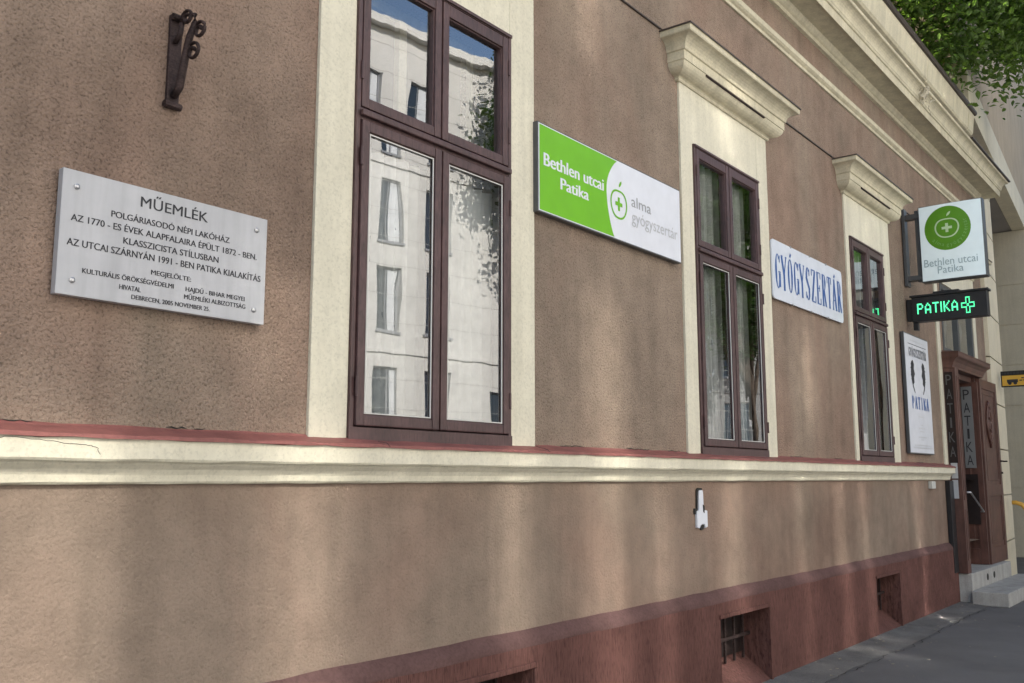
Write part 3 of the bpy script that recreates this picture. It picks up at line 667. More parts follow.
for (x, z) in ((6.62, 3.02), (6.76, 3.08), (6.88, 2.96)):
    orn.box(x - .03, x - .018, .094, .102, z - .08, z + .08); orn.tube(loop_pts(x - .02, z + .04, .04, .098, -90, 90, 10), .007, 5); orn.tube(loop_pts(x - .02, z - .04, .045, .098, -90, 90, 10), .007, 5)
o = orn.build('window_ornament', M_WHITE); rebase(o, (6.8, .1, 1.95)); tag(o, 'white paper curls hanging in the middle window, behind its lower left pane', 'ornament')
orn = MB(); orn.tube([(10.32, .1, 1.95), (10.30, .1, 2.45), (10.34, .1, 3.0)], .006, 6); orn.tube(loop_pts(10.32, 2.72, .17, .1, 0, 360, 20, .5), .012, 6); orn.tube(loop_pts(10.36, 2.3, .15, .1, 0, 360, 20, .6), .012, 6); orn.box(10.68, 10.95, .1, .11, 1.95, 2.6, .003)
o = orn.build('window_ornament', M_WHITE); rebase(o, (10.32, .1, 1.95)); tag(o, 'white curls and card hanging in the window nearest the door', 'ornament')
orn = MB()
for cx, cz, r, a0, a1, sx in ((3.28, 2.72, .17, -60, 200, .7), (3.36, 2.50, .14, 60, 300, .7), (3.82, 2.62, .15, -20, 230, .8), (3.74, 2.40, .16, 90, 330, .6)):
    orn.tube(loop_pts(cx, cz, r, .13, a0, a1, 20, sx), .004, 5)
orn.tube([(3.26, .13, 2.42), (3.28, .13, 2.30), (3.29, .13, 2.24), (3.31, .13, 2.31), (3.34, .13, 2.42)], .006, 5); orn.tube([(3.30, .13, 2.44), (3.29, .13, 2.24)], .006, 5)
o = orn.build('window_ornament', M_GREY_TXT); rebase(o, (3.3, .13, 2.24)); tag(o, 'thin grey wire curls in the big left window behind its lower panes', 'ornament')

# ------------------------------------------------------------------ things on the wall
# marble plaque
pq = MB(); pq.box(1.545, 2.418, -.045, -.012, 2.230, 2.679, .003); plaque = pq.build('memorial_plaque', M_PLATE); rebase(plaque, (1.545, -.02, 2.230))
tag(plaque, 'grey white stone plaque with engraved black text, screwed to the brown wall', 'plaque')
def local(mb_obj, parent):
    mb_obj.parent = parent; mb_obj.matrix_parent_inverse = Matrix.Translation(-parent.location); return mb_obj
tx = MB(); TY = -.0462
LINES = [('MŰEMLÉK', 1.841, 2.129, 2.604, .039), ('POLGÁRIASODÓ NÉPI LAKÓHÁZ', 1.729, 2.234, 2.541, .023), ('AZ 1770 - ES ÉVEK ALAPFALAIRA ÉPÜLT 1872 - BEN.', 1.582, 2.368, 2.496, .0235),
         ('KLASSZICISTA STÍLUSBAN', 1.781, 2.186, 2.451, .0235), ('AZ UTCAI SZÁRNYÁN 1991 - BEN PATIKA KIALAKÍTÁS', 1.573, 2.391, 2.407, .0245), ('MEGJELÖLTE:', 1.898, 2.067, 2.355, .018),
         ('KULTURÁLIS ÖRÖKSÉGVÉDELMI', 1.635, 1.994, 2.316, .0175), ('HIVATAL', 1.776, 1.860, 2.281, .0175), ('HAJDÚ - BIHAR MEGYEI', 2.046, 2.317, 2.315, .0175), ('MŰEMLÉKI ALBIZOTTSÁG', 2.041, 2.322, 2.284, .0175), ('DEBRECEN, 2005 NOVEMBER 25.', 1.825, 2.156, 2.251, .0165)]
for s, a, b, z, c in LINES: put_text(tx, s, a, b, z, c, TY, bold=.0012)
local(tx.build('lettering', M_INK, norm=False), plaque)
for x, z in ((1.596, 2.620), (2.363, 2.622), (1.601, 2.284), (2.364, 2.286)):
    k = MB(); k.tube([(x, -.044, z), (x, -.050, z), (x, -.053, z)], [.0105, .0105, .005], 12); local(k.build('screw', M_STEEL), plaque)

# wrought iron flag bracket
br = empty('iron_flag_bracket', (1.962, 0, 3.035)); br.scale = (1.15, 1.02, .89); tag(br, 'rusty wrought iron scroll bracket fixed to the brown wall above the plaque', 'bracket')
q = MB(); q.box(-.018, .028, -.016, .0, .0, .43, .003); q.tube([(-.028, -.018, .012), (.034, -.018, .012)], .016, 8); q.tube([(-.02, -.03, .415), (.03, -.03, .415)], .015, 8); q.build('wall_plate', M_IRON, br)
q = MB(); q.tube([(.005, -.02, .05), (.008, -.05, .09), (.008, -.075, .20), (.008, -.10, .30), (.008, -.135, .36), (.008, -.13, .40), (.008, -.095, .41)], [.013, .015, .014, .013, .011, .009, .008], 8); q.build('arm', M_IRON, br, smooth=True)
q = MB()
def spiral(cy_, cz_, r0, r1, a0, a1, x): return [(x, cy_ + (r0 + (r1 - r0) * k / 24) * math.cos(R(a0 + (a1 - a0) * k / 24)), cz_ + (r0 + (r1 - r0) * k / 24) * math.sin(R(a0 + (a1 - a0) * k / 24))) for k in range(25)]
q.tube(spiral(-.16, .32, .04, .012, 40, 560, .012), .007, 8); q.tube(spiral(-.12, .235, .042, .012, 60, 540, .014), .007, 8); q.tube(spiral(-.085, .40, .036, .012, 0, 500, .004), .007, 8)
q.tube([(.0, -.02, .30), (.0, -.05, .33), (.0, -.06, .38)], .010, 8); q.build('scroll', M_IRON, br, smooth=True)

# green and white shop sign
sg = empty('pharmacy_wall_sign', (4.41, -.02, 3.19)); tag(sg, 'long lime green and white pharmacy sign with apple emblem between the two larger windows', 'sign')
def sgo(mb_, name, mat): return local(mb_.build(name, mat, norm=False), sg)
q = MB(); q.box(4.325, 6.082, -.052, -.012, 3.150, 3.703, .003); local(q.build('frame', M_ALU), sg)
SX0, SX1, SZ0, SZ1, SY = 4.332, 6.075, 3.158, 3.695, -.0535
curve = []
for k in range(19):
    t = k / 18; z = SZ1 + (SZ0 - SZ1) * t; curve.append((5.075 + .134 * ((t - .42) / .42) ** 2 if t < .42 else 5.075 + .087 * ((t - .42) / .58) ** 2, z))
q = MB(); q.box(SX0, SX1, -.0532, -.0526, SZ0, SZ1); sgo(q, 'panel', M_WHITE)
q = MB(); q.face([(SX0 + .008, SY - .0006, SZ1 - .006)] + [(x, SY - .0006, min(max(z, SZ0 + .006), SZ1 - .006)) for x, z in curve] + [(SX0 + .008, SY - .0006, SZ0 + .006)]); sgo(q, 'green_field', M_GREEN)
for word, a_, b_x, z_, c_h in (('Bethlen utcai', 4.38, 5.034, 3.444, .078), ('Patika', 4.552, 4.857, 3.337, .072)):
    q = MB(); put_text(q, word, a_, b_x, z_, c_h, SY - .0015, bold=.007); sgo(q, 'white_lettering', M_WHITE)
def apple_outline(cx, cz, rx, rz, th, P, m=40):
    prev = None; out = []
    for k in range(m + 1):
        a = R(90 + 360 * k / m); n = 1 - .13 * max(0, math.cos(a - R(90))) ** 6 - .07 * max(0, math.cos(a + R(90))) ** 8; sxw = 1 + .05 * math.sin(a)
        o_ = (cx + rx * math.cos(a) * n * sxw, cz + rz * math.sin(a) * n); i_ = (cx + (rx - th) * math.cos(a) * n * sxw, cz + (rz - th) * math.sin(a) * n)
        if prev: out.append([P(*prev[0]), P(*o_), P(*i_), P(*prev[1])])
        prev = (o_, i_)
    return out
def emblem(mb_, cx, cz, s, P, wx=1.0):
    for f in apple_outline(cx, cz, s * wx, s, s * .13, P): mb_.face(f)
    a, t = s * .42, s * .12
    mb_.face([P(cx - a * wx, cz - t), P(cx + a * wx, cz - t), P(cx + a * wx, cz + t), P(cx - a * wx, cz + t)])
    mb_.face([P(cx - t * wx, cz + t), P(cx + t * wx, cz + t), P(cx + t * wx, cz + a), P(cx - t * wx, cz + a)]); mb_.face([P(cx - t * wx, cz - a), P(cx + t * wx, cz - a), P(cx + t * wx, cz - t), P(cx - t * wx, cz - t)])
    lp = [(.02, 1.05), (.05, 1.25), (.18, 1.42), (.36, 1.50), (.34, 1.34), (.22, 1.16)]
    mb_.face([P(cx + u * s * wx, cz + v * s) for u, v in lp])
q = MB(); emblem(q, 5.224, 3.398, .110, lambda x, z: (x, SY - .0015, z), .95); sgo(q, 'apple_emblem', M_GREEN)
q = MB(); put_text(q, 'alma', 5.385, 5.649, 3.422, .075, SY - .0015); sgo(q, 'dark_lettering', M_GREY_TXT)
q = MB(); put_text(q, 'gyógyszertár', 5.387, 6.027, 3.312, .085, SY - .0015); sgo(q, 'grey_lettering', M_GREY_LIGHT)

# enamel plate
en = empty('enamel_plate', (7.9, -.02, 3.18)); tag(en, 'white enamel plate with tall blue slab letters, between the middle window and the third', 'sign')
def rounded(x0, x1, z0, z1, r, k=5):
    out = []
    for cx, cz, a0 in ((x1 - r, z1 - r, 0), (x0 + r, z1 - r, 90), (x0 + r, z0 + r, 180), (x1 - r, z0 + r, 270)):
        out += [(cx + r * math.cos(R(a0 + 90 * i / k)), cz + r * math.sin(R(a0 + 90 * i / k))) for i in range(k + 1)]
    return out
q = MB(); q.poly(rounded(7.805, 9.585, 3.162, 3.697, .04), -.032, -.018); local(q.build('plate', M_ENAMEL), en)
q = MB(); slab_word(q, 'GYÓGYSZERTÁR', 7.85, 9.56, 3.262, 3.580, -.0332, .32, .12); local(q.build('lettering', M_BLUE, norm=False), en)
q = MB()
for x in (8.24, 8.70, 9.14):
    for z in (3.16, 3.697):
        q = MB(); q.tube([(x, -.02, z), (x, -.036, z)], .012, 8); local(q.build('fixing', M_STEEL), en)

# poster board by the door
pb = empty('poster_board', (11.81, -.02, 1.89)); tag(pb, 'tall white notice board with two dark plumes and blue letters beside the entrance', 'notice board')
q = MB(); q.box(11.80, 12.83, -.05, -.012, 1.89, 3.355, .004); local(q.build('board', M_ALU), pb)
q = MB(); q.box(11.815, 12.815, -.0525, -.0505, 1.905, 3.34); local(q.build('sheet', M_WHITE), pb)
q = MB(); slab_word(q, 'GYÓGYSZERTÁR', 11.95, 12.70, 3.075, 3.185, -.054, .30, .14); q.box(11.94, 12.71, -.0537, -.0532, 3.225, 3.232); local(q.build('dark_heading', M_INK, norm=False), pb)
q = MB()
for s, cx in ((1, 12.06), (-1, 12.56)):
    sh = [(-.02, .40), (.05, .43), (.10, .36), (.08, .28), (.12, .20), (.07, .14), (.08, .06), (.02, .02), (.07, -.06), (.10, -.12), (.06, -.10), (.0, -.02), (-.04, .08), (-.06, .18), (-.05, .30)]
    q.face([(cx + s * u * .9, -.054, 2.715 + v * .75) for u, v in sh])
    for k in range(5): q.face([(cx + s * (-.06 - .02 * (k % 2)), -.0542, 2.79 + k * .045), (cx + s * .02, -.0542, 2.80 + k * .045), (cx + s * -.02, -.0542, 2.825 + k * .045)])
local(q.build('plume_drawing', M_INK, norm=False), pb)
q = MB(); slab_word(q, 'PATIKA', 11.97, 12.70, 2.435, 2.59, -.054, .36, .14); local(q.build('blue_heading', M_BLUE, norm=False), pb)
q = MB(); rr = random.Random(2)
for z, hw in ((2.34, .10), (2.24, .05), (2.20, .13), (2.16, .08), (2.09, .16), (2.06, .06), (1.99, .34), (1.96, .40), (3.27, .30)):
    x = 12.33 - hw
    while x < 12.33 + hw:
        l = rr.uniform(.02, .07); q.face([(x, -.054, z), (x + l, -.054, z), (x + l, -.054, z + .012), (x, -.054, z + .012)]); x += l + .018
local(q.build('small_print', M_GREY_LIGHT, norm=False), pb)

pb.location = (11.617, -.02, 1.888); pb.scale = (1.008, 1, .985)
# back-lit box sign, square to the wall
BX = 11.93
lb = empty('lightbox_sign', (BX, -.2, 3.945)); tag(lb, 'square white back-lit box sign with green disc and apple, above the LED sign', 'sign')
def lbo(mb_, name, mat, n=False): return local(mb_.build(name, mat, norm=n), lb)
Y0, Y1, Z0, Z1 = -.215, -.935, 3.945, 4.885
q = MB(); q.box(BX, BX + .14, Y1, Y0, Z0, Z1, .006); lbo(q, 'case', M_ALU, True)
bul = lambda y, z: -.004 - .022 * (1 - ((y - (Y0 + Y1) / 2) / .36) ** 2)
def lbface(sgn):
    q = MB(); n = 10; rows = []
    for j in range(2):
        z = (Z0 + .012, Z1 - .012)[j]; rows.append([q.bm.verts.new(((BX if sgn < 0 else BX + .14) + (bul(Y0 + (Y1 - Y0) * (i / n * .97 + .015), z) if sgn < 0 else -bul(Y0 + (Y1 - Y0) * (i / n * .97 + .015), z)), Y0 + (Y1 - Y0) * (i / n * .97 + .015), z)) for i in range(n + 1)])
    for i in range(n): q.bm.faces.new((rows[0][i], rows[0][i + 1], rows[1][i + 1], rows[1][i]))
    for r_ in ((0, 0), (n, n)): pass
    lbo(q, 'acrylic_face', M_LIGHTBOX)
def on_face(sgn, off):
    # u runs as the reader sees it, from the reader's left edge
    def P(u, z):
        y = Y0 + (Y1 - Y0) * (u if sgn < 0 else 1 - u); x = (BX + bul(y, z) - off) if sgn < 0 else (BX + .14 - bul(y, z) + off)
        return (x, y, z)
    return P
for sgn in (-1, 1):
    lbface(sgn); P1, P2 = on_face(sgn, .002), on_face(sgn, .004)
    cu, cz_, ru, rz_ = .455, 4.572, .362, .270
    q = MB(); rings = [[P1(cu + ru * r_ * math.cos(2 * math.pi * k / 40), cz_ + rz_ * r_ * math.sin(2 * math.pi * k / 40)) for k in range(40)] for r_ in (1, .75, .5, .25)]
    vr = [[q.bm.verts.new(p) for p in rg] for rg in rings]
    for i in range(3):
        for k in range(40): q.bm.faces.new((vr[i][k], vr[i][(k + 1) % 40], vr[i + 1][(k + 1) % 40], vr[i + 1][k]))
    q.bm.faces.new(vr[3]); lbo(q, 'green_disc', M_BOXGREEN)
    q = MB(); emblem(q, 0, 0, .132, lambda x, z: P2(cu - .005 + x / .72, 4.575 + z), 1.05); lbo(q, 'apple_emblem', M_BOXMINT)
    q = MB(); word = 'alma gyógyszertár'; a = 215.0
    for ch in word:
        adv = 3.6 if ch in ' lrt' else 7.4 if ch == 'm' else 5.6
        a += adv
        if ch == ' ': continue
        v, f = text_verts(ch); h0 = .045 / cap_height(); mx = (min(p[0] for p in v) + max(p[0] for p in v)) / 2; th = R(a) ; rad = .225
        vv = [q.bm.verts.new(P2(cu + (rad - p[1] * h0 + .0) * math.cos(th) / .72 + (-math.sin(th)) * (p[0] - mx) * h0 / .72, cz_ + (rad - p[1] * h0) * math.sin(th) + math.cos(th) * (p[0] - mx) * h0)) for p in v]
        for t in f: q.bm.faces.new([vv[i] for i in t])
        a += adv
    lbo(q, 'arc_lettering', M_BOXFAINT)
    q = MB(); put_text(q, 'Bethlen utcai', .055, .885, 4.125, .092, 0, P2); put_text(q, 'Patika', .265, .665, 4.030, .088, 0, P2); lbo(q, 'lettering', M_GREY_TXT2)
q = MB(); q.box(BX + .02, BX + .12, -.213, -.012, 3.99, 4.05, .004); q.box(BX + .02, BX + .12, -.213, -.012, 4.76, 4.82, .004); q.box(BX + .01, BX + .13, -.05, -.012, 3.93, 4.9, .004); q.box(BX + .04, BX + .1, -.20, -.16, 3.97, 4.86, .004); lbo(q, 'bracket', M_ALU, True)

# LED sign under it
ld = empty('led_sign', (BX, -.08, 3.48)); tag(ld, 'black LED sign with glowing green letters and a cross, hanging below the square box sign', 'sign')
def ldo(mb_, name, mat, n=True): return local(mb_.build(name, mat, norm=n), ld)
q = MB(); q.box(BX, BX + .13, -.915, -.075, 3.475, 3.775, .005); q.box(BX - .02, BX + .15, -.935, -.06, 3.776, 3.80, .004); q.box(BX - .012, BX + .142, -.62, -.33, 3.801, 3.822, .004); ldo(q, 'case', M_BLACKBOX)
q = MB(); q.box(BX + .02, BX + .11, -.074, -.012, 3.50, 3.76, .003); q.box(BX + .03, BX + .1, -.13, -.075, 3.38, 3.474, .004); ldo(q, 'bracket', M_BLACKBOX)
GL = {'P': ('11110', '10001', '10001', '11110', '10000', '10000', '10000'), 'A': ('00100', '01010', '10001', '10001', '11111', '10001', '10001'), 'T': ('11111', '00100', '00100', '00100', '00100', '00100', '00100'), 'I': ('1', '1', '1', '1', '1', '1', '1'), 'K': ('10001', '10010', '10100', '11000', '10100', '10010', '10001')}
CROSS = ('000011110000', '000010010000', '000010010000', '000010010000', '111110011111', '100001100001', '100001100001', '111110011111', '000010010000', '000010010000', '000010010000', '000011110000')
for sgn in (-1, 1):
    q = MB(); u = .075
    def dot(uu, zz, hx, hz):
        y = -.085 - .82 * (uu if sgn < 0 else 1 - uu); x = BX - .003 if sgn < 0 else BX + .133
        q.box(x - .002, x + .002, y - hx, y + hx, zz - hz, zz + hz)
    dx, dz = .0165, .0182
    for ch in 'PATIKA':
        rows = GL[ch]
        for j, r_ in enumerate(rows):
            for i, c_ in enumerate(r_):
                if c_ == '1': dot(u + i * dx, 3.685 - j * dz, .0070, .0080)
        u += dx * (len(rows[0]) + 1.55)
    for j, r_ in enumerate(CROSS):
        for i, c_ in enumerate(r_):
            if c_ == '1': dot(.675 + i * .0150, 3.712 - j * .0165, .0050, .0062)
    ldo(q, 'led_lettering', M_LED, False)

# small things on the lower wall
q = MB(); q.poly([(6.285, 1.365), (6.318, 1.372), (6.322, 1.50), (6.335, 1.515), (6.375, 1.515), (6.385, 1.50), (6.39, 1.385), (6.405, 1.372), (6.445, 1.365), (6.447, 1.25), (6.41, 1.243), (6.40, 1.27), (6.365, 1.272), (6.335, 1.262), (6.32, 1.243), (6.285, 1.25)], -.02, -.004)
pl = q.build('cable_cover', M_WHITE); rebase(pl, (6.36, -.01, 1.24)); tag(pl, 'small chipped white plate shaped like a stub on the lower brown wall', 'plate')
q = MB(); q.poly([(6.262, 1.345), (6.262, 1.385), (6.298, 1.385), (6.300, 1.515), (6.325, 1.532), (6.385, 1.53), (6.392, 1.51), (6.32, 1.48), (6.31, 1.345)], -.012, -.003); q.poly([(6.335, 1.265), (6.355, 1.228), (6.395, 1.232), (6.41, 1.265)], -.012, -.003); q.poly([(6.375, 1.41), (6.40, 1.40), (6.395, 1.35), (6.38, 1.36)], -.024, -.0203); local(q.build('dark_gap', M_CRACK), pl)
q = MB(); q.box(12.46, 12.62, -.05, -.0, 1.475, 1.565, .008); jb = q.build('junction_box', M_PUTTY); rebase(jb, (12.54, 0, 1.475)); tag(jb, 'small grey junction box under the ledge near the entrance', 'junction box')

# entrance steps
st_ = empty('entrance_steps', (13.5, -.3, 0)); tag(st_, 'two worn concrete steps leading up to the open door', 'steps')
q = MB(); q.box(13.48, 15.9, -.20, .36, .0, .385, .012, 3); local(q.build('upper_step', M_CONC), st_)
q = MB(); q.box(13.40, 16.3, -.63, -.201, .0, .175, .014, 3); local(q.build('lower_step', M_CONC), st_)
for x in (14.35, 14.75):
    q = MB(); q.tube([(x, -.205, .28), (x, -.196, .28)], .045, 14); local(q.build('vent_hole', M_CRACK), st_)

# ------------------------------------------------------------------ neighbouring building on the right
nb = empty('neighbour_building', (16.25, -.03, 0)); tag(nb, 'cream stone building with grooved courses and a jutting upper storey beyond the pharmacy', 'building')
def nbo(mb_, name, mat): return local(mb_.build(name, mat), nb)
c5, s5 = math.cos(R(4.5)), math.sin(R(4.5))
def nbp(u, o, z): return (16.25 + u * c5 + o * s5, -.05 + u * s5 - o * c5, z)
q = MB(); z = 0.0; zc = [0, .62, 1.34, 2.06, 2.78, 3.5, 4.22, 4.94, 5.66, 6.38, 6.81]
for za, zb in zip(zc, zc[1:]):
    v8 = [nbp(u, o, z_) for z_ in (za + .012, zb - .012) for u, o in ((0, .0), (1.5, .0), (1.5, -.4), (0, -.4))]
    vv = [q.bm.verts.new(p) for p in v8]
    for f in ((3, 2, 1, 0), (4, 5, 6, 7), (0, 1, 5, 4), (1, 2, 6, 5), (3, 0, 4, 7), (2, 3, 7, 6)): q.bm.faces.new([vv[i] for i in f])
pier = nbo(q, 'pier', M_NB)
q = MB(); v8 = [nbp(u, o, z_) for z_ in (0, 6.80) for u, o in ((.01, -.02), (1.49, -.02), (1.49, -.39), (.01, -.39))]; vv = [q.bm.verts.new(p) for p in v8]
for f in ((3, 2, 1, 0), (4, 5, 6, 7), (0, 1, 5, 4), (1, 2, 6, 5), (3, 0, 4, 7), (2, 3, 7, 6)): q.bm.faces.new([vv[i] for i in f])
o = q.build('joint_core', M_NB_DULL); o.parent = pier; o.matrix_parent_inverse = Matrix.Translation(-nb.location)
WX = 22.0
q = MB()
for za, zb in zip([0, .55, 1.40, 2.25, 3.10, 3.95, 4.80, 5.65], [.55, 1.40, 2.25, 3.10, 3.95, 4.80, 5.65, 6.82]): q.box(WX, WX + 8, -4.0, 2.6, za + .008, zb - .008)
nbo(q, 'wing_wall', M_NB_DULL)
q = MB(); q.box(WX + .015, WX + 7.9, -3.985, 2.58, 0, 6.8); nbo(q, 'wing_core', M_NB_DULL)
q = MB(); q.box(16.4, 22.4, 2.7, 3.0, 0, 6.83); nbo(q, 'sun_blocking_wall', M_NB_DULL)  # unseen wall added under the soffit to keep the sun off the wing
def jet(p0, p1, depth, z0, z1, name, mat):
    d = Vector((p1[0] - p0[0], p1[1] - p0[1], 0)).normalized(); n = Vector((-d.y, d.x, 0)); q = MB()
    a, b = Vector((p0[0], p0[1], 0)), Vector((p1[0], p1[1], 0)); pts = [a, b, b + n * depth, a + n * depth]
    vv = [q.bm.verts.new((p.x, p.y, z_)) for z_ in (z0, z1) for p in pts]
    for f in ((3, 2, 1, 0), (4, 5, 6, 7), (0, 1, 5, 4), (1, 2, 6, 5), (2, 3, 7, 6), (3, 0, 4, 7)): q.bm.faces.new([vv[i] for i in f])
    return nbo(q, name, mat)
e0, e1 = (14.12, -.42), (30, .93)
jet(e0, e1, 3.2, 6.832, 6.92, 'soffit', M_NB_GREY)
jet((e0[0] - .01, e0[1] - .02), (e1[0], e1[1] - .02), .25, 6.82, 7.40, 'edge_band', M_NB)
jet((e0[0] + .05, e0[1] + .06), (e1[0], e1[1] + .06), 3.2, 6.93, 13, 'upper_wall', M_NB_BROWN)

# yellow sign and yellow rail
ys = empty('yellow_sign', (17.1, -.1, 3.05)); tag(ys, 'small yellow sign with dark print sticking out of the cream pier beyond the door', 'sign')
q = MB(); q.box(17.05, 17.09, -.62, -.03, 3.07, 3.33, .004); local(q.build('frame', M_CRACK), ys)
q = MB(); q.box(17.044, 17.049, -.605, -.05, 3.09, 3.255); local(q.build('yellow_panel', M_YELLOW), ys)
q = MB(); rr = random.Random(4)
for z, a, b, hh in ((3.275, -.60, -.05, .035), (3.20, -.56, -.32, .018), (3.16, -.58, -.30, .018)):
    y = a
    while y < b: l = rr.uniform(.02, .045); q.box(17.040, 17.043, y, y + l, z, z + hh); y += l + .014
for cy0 in (-.16, -.24): q.tube([(17.043, cy0, 3.13), (17.040, cy0, 3.13)], .028, 12)
q.box(17.040, 17.043, -.28, -.12, 3.14, 3.19); local(q.build('print', M_INK), ys)
q = MB(); q.tube([(16.95, -.08, 1.22), (16.95, -.14, 1.22), (16.95, -.22, 1.19), (16.95, -.27, 1.12), (16.95, -.28, 1.0), (16.95, -.28, .0)], .035, 10)
q.tube([(16.95, -.28, .55), (17.7, -.28, .55)], .018, 8)
o = q.build('handrail', M_YTUBE, smooth=True); rebase(o, (16.95, -.28, 0)); tag(o, 'bent yellow tube rail standing by the cream pier', 'rail')

# ------------------------------------------------------------------ trees
def make_leaves(mb_, center, radii, clumps, per, size, seed, keep=None, spread=.42):
    rr = random.Random(seed); bm = mb_.bm
    for c in range(clumps):
        while True:
            d = Vector((rr.uniform(-1, 1), rr.uniform(-1, 1), rr.uniform(-1, 1)))
            if .25 < d.length < 1: break
        d = d * (.55 + .45 * rr.random()) / max(d.length, .6)
        cc = Vector(center) + Vector((d.x * radii[0], d.y * radii[1], d.z * radii[2]))
        if keep and not keep(cc): continue
        cs = spread * rr.uniform(.6, 1.3)
        for k in range(per):
            p = cc + Vector((rr.gauss(0, cs), rr.gauss(0, cs), rr.gauss(0, cs * .62)))
            s = size * rr.uniform(.65, 1.25)
            n = Vector((rr.gauss(0, .6), rr.gauss(0, .6), 1)).normalized(); a = n.orthogonal().normalized(); a = Matrix.Rotation(rr.uniform(0, 6.28), 3, n) @ a; b = n.cross(a)
            drop = Vector((0, 0, -.25 * s))
            pts = [p - a * s * .5, p - a * s * .15 + b * s * .30, p + a * s * .22 + b * s * .26, p + a * s * .55 + drop, p + a * s * .22 - b * s * .26, p - a * s * .15 - b * s * .30]
            vv = [bm.verts.new(q_) for q_ in pts]; bm.faces.new((vv[0], vv[1], vv[2], vv[3])); bm.faces.new((vv[0], vv[3], vv[4], vv[5]))
def make_wood(base, top, radii, center, n, r0, seed):
    q = MB(); rr = random.Random(seed); b, t = Vector(base), Vector(top); pts = [b.lerp(t, k / 6) + Vector((rr.uniform(-.1, .1), rr.uniform(-.1, .1), 0)) * (k > 0) for k in range(7)]
    q.tube(pts, [r0 * (1.25 if k == 0 else 1 - .09 * k) for k in range(7)], 10)
    for k in range(n):
        d = Vector((rr.uniform(-1, 1), rr.uniform(-1, 1), rr.uniform(-.5, .9))); d = d / max(d.length, .5); e = Vector(center) + Vector((d.x * radii[0], d.y * radii[1], d.z * radii[2])) * .85
        s = b.lerp(t, rr.uniform(.65, 1)); m1 = s.lerp(e, .35) + Vector((0, 0, .35)); m2 = s.lerp(e, .7) + Vector((rr.uniform(-.2, .2), rr.uniform(-.2, .2), .3))
        q.tube([s, m1, m2, e], [r0 * .42, r0 * .28, r0 * .16, r0 * .05], 6)
    return q
tr = empty('street_tree', (17.6, -2.3, 0)); tag(tr, 'leafy green tree hanging over the roof end at the upper right', 'tree')
c_ = (15.6, -.9, 10.6)
o = make_wood((0, 0, 0), (-1.6, .9, 9.4), (2.0, 1.6, 1.2), (-4.4, 1.7, 10.6), 9, .16, 5).build('trunk', M_BARK, tr, smooth=True)
lm_ = MB()
def keep_near(p):
    x, y, z = p.x + 17.6, p.y - 2.3, p.z
    return not (x > 13.7 and y > -.85) and z > 7.0 + .45 * max(0, y + .3) and not (x > 15.6 and z < 7.6)
make_leaves(lm_, (-4.0, 1.9, 9.3), (2.8, 2.5, 2.6), 760, 120, .095, 11, keep_near, .30)
lm_.build('crown', M_LEAF, tr, norm=False)

# ------------------------------------------------------------------ across the street (seen in the glass; its panes throw the light streaks)
ROT = R(9.5); L0 = 20.0
ap = empty('apartment_building', (0, -L0, 0), ROT); tag(ap, 'pale limestone apartment building across the street, mirrored in the window panes', 'building')
fd = Vector((math.cos(ROT), math.sin(ROT), 0)); fn = Vector((-math.sin(ROT), math.cos(ROT), 0))
rows = [(2.6, 4.84), (5.92, 7.85), (8.6, 10.52), (11.36, 13.8)]
cols = [(19.02, 19.84), (20.78, 21.7), (16.9, 17.75), (14.8, 15.65), (27.0, 27.9)]
wins = [(a, b, c, d) for a, b in cols for c, d in rows] + [(23.3, 24.35, 2.6, 4.35)]
def block(root, x0, x1, h, wins_, mat, seed):
    rr = random.Random(seed); q = MB(); q.sheet(x0, x1, 0, h, wins_, 0, -.2)
    q.box(x0, x1, -9, -.22, 0, h); q.face([(x0, 0, h), (x1, 0, h), (x1, -.22, h), (x0, -.22, h)]); q.face([(x0, 0, 0), (x0, 0, h), (x0, -.22, h), (x0, -.22, 0)]); q.face([(x1, 0, 0), (x1, -.22, 0), (x1, -.22, h), (x1, 0, h)])
    q.build('wall', mat, root)
    q = MB(); q.box(x0, x1, .002, .28, h - .25, h + .02)
    for z in (5.3, 11.0): q.box(x0, x1, .002, .05, z - .05, z + .05)
    q.build('facade_band', mat, root)
    q = MB()
    for z in [1.1 + .85 * k for k in range(int(h / .85) - 1)]: q.box(x0 + .02, x1 - .02, .001, .004, z - .008, z + .008)
    q.build('panel_joint', M_FACJOINT, root)
    for a, b, c, d in wins_:
        q = MB(); q.ring(a, b, c, d, .05, -.14, -.09, 0); q.box((a + b) / 2 - .02, (a + b) / 2 + .02, -.14, -.09, c, d); q.box(a - .04, b + .04, .005, .05, c - .07, c)
        wo = q.build('window', M_FACFRAME, root); k = MB(); k.face([(a, -.12, c), (b, -.12, c), (b, -.12, d), (a, -.12, d)]); k.build('pane', M_FACWIN, wo)
        if rr.random() < .6:
            k = MB(); m1 = a + (b - a) * rr.choice((.35, .5, .6)); k.face([(m1, -.119, c), (b - .06, -.119, c), (b - .06, -.119, d - .06), (m1, -.119, d - .06)]); k.build('blind', M_BLIND, wo)
block(ap, 13.5, 28.6, 15.45, wins, M_FAC, 3)
gb = empty('grey_townhouse', (0, -L0, 0), ROT); tag(gb, 'dark grey plastered house farther along the other side of the street, dimly mirrored', 'building')
block(gb, 28.62, 62, 14.2, [(30 + 2.6 * k, 31 + 2.6 * k, c, d) for k in range(12) for c, d in rows[:3]], M_FAC2, 5)

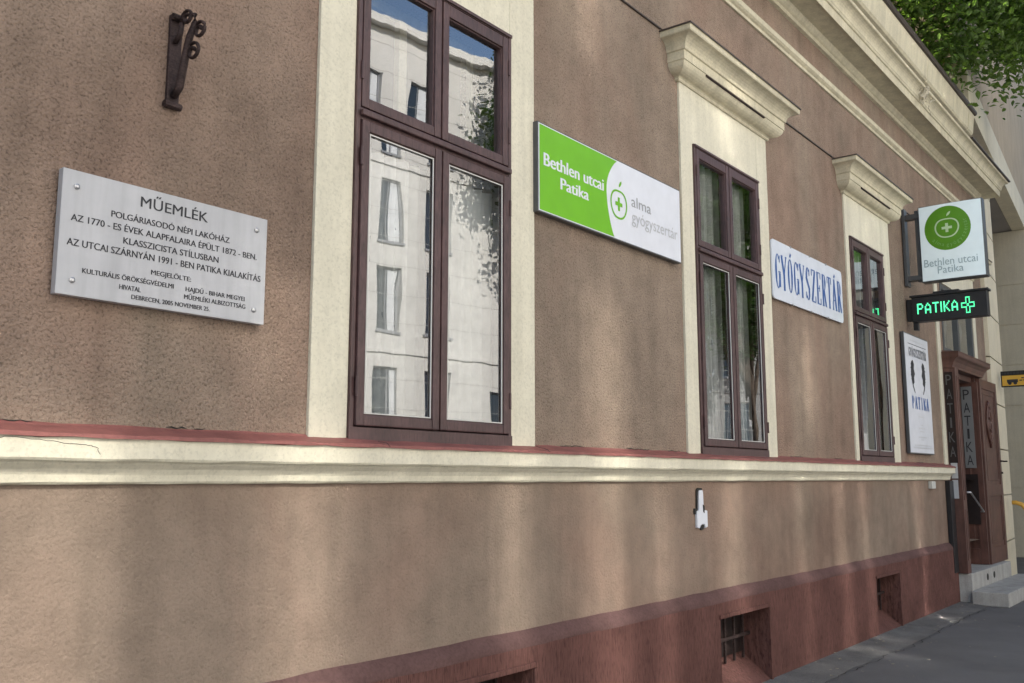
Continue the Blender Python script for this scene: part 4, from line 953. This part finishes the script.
# a nearer house behind the viewer: its tall panes mirror the sun onto the pharmacy wall as light streaks
LB = 10.0
ob = empty('glazed_house', (0, -LB, 0)); tag(ob, 'pale house behind the viewer with narrow tall glass panes that throw light streaks', 'building')
vdir = Vector((SUNV.x, -SUNV.y, SUNV.z))
def to_facade(x, z):
    k = LB / -vdir.y; return x + vdir.x * k, z + vdir.z * k
STREAK = [(1.50, .70, -.6, 1.75), (2.70, .42, -.6, 1.75), (4.16, .22, -.6, 1.70), (5.12, .42, -.5, 2.75), (5.80, .18, -.4, 1.62), (6.92, .36, -.5, 1.62), (8.28, .16, -.4, 1.62), (9.30, .26, -.5, 1.62), (10.0, .16, -.4, 1.62), (11.96, .20, -.4, 1.62),
          (8.62, .26, 2.15, 3.0), (6.98, .30, 4.25, 5.2), (10.72, .26, 4.0, 5.0), (3.3, .24, 4.5, 6.0), (2.52, .20, 1.9, 2.5), (4.95, .22, 4.3, 5.4), (12.6, .22, 5.9, 6.7), (11.2, .18, 5.9, 6.6), (13.2, .2, 6.0, 6.8)]
pw = []
for x, w_, za, zb in STREAK:
    s0, h0 = to_facade(x, (za + zb) / 2); pw.append((s0 - w_ / 2, s0 + w_ / 2, h0 - (zb - za) / 2, h0 + (zb - za) / 2))
q = MB(); q.box(-9, 11.2, -8, 0, 0, max(p[3] for p in pw) + .7); q.build('wall', M_FAC, ob)
for a, b, c, d in pw:
    q = MB(); q.ring(a - .05, b + .05, c - .05, d + .05, .05, .012, .04, 0); wo = q.build('window', M_FACFRAME, ob)
    k = MB(); k.face([(a, .03, c), (b, .03, c), (b, .03, d), (a, .03, d)]); k.build('pane', M_SOLAR, wo)

def rootcopy(src, loc, rz, label):
    r_ = src.copy(); COL.objects.link(r_); r_.location = loc; r_.rotation_euler = (0, 0, rz); r_['label'] = label
    for ch in src.children:
        c = ch.copy(); COL.objects.link(c); c.parent = r_
    return r_
t1 = empty('roadside_tree', (25.3, -14.5, 0)); tag(t1, 'dark leafy tree across the street, mirrored in the right panes of the big left window', 'tree', 'trees across the street')
make_wood((0, 0, 0), (0, 0, 8.5), (3.4, .8, 3.6), (0, 0, 12.3), 18, .2, 15).build('trunk', M_BARK, t1, smooth=True)
q = MB(); make_leaves(q, (0, 0, 12.4), (3.9, 1.0, 4.4), 330, 90, .17, 21, None, .34); q.build('crown', M_LEAF_DARK, t1, norm=False)
rootcopy(t1, (33.5, -11.5, -2.2), .3, 'leafy tree across the street mirrored in the upper panes of the middle window')
rootcopy(t1, (44, -9.4, -2.0), .15, 'farthest tree across the street, mirrored faintly in the window nearest the door')
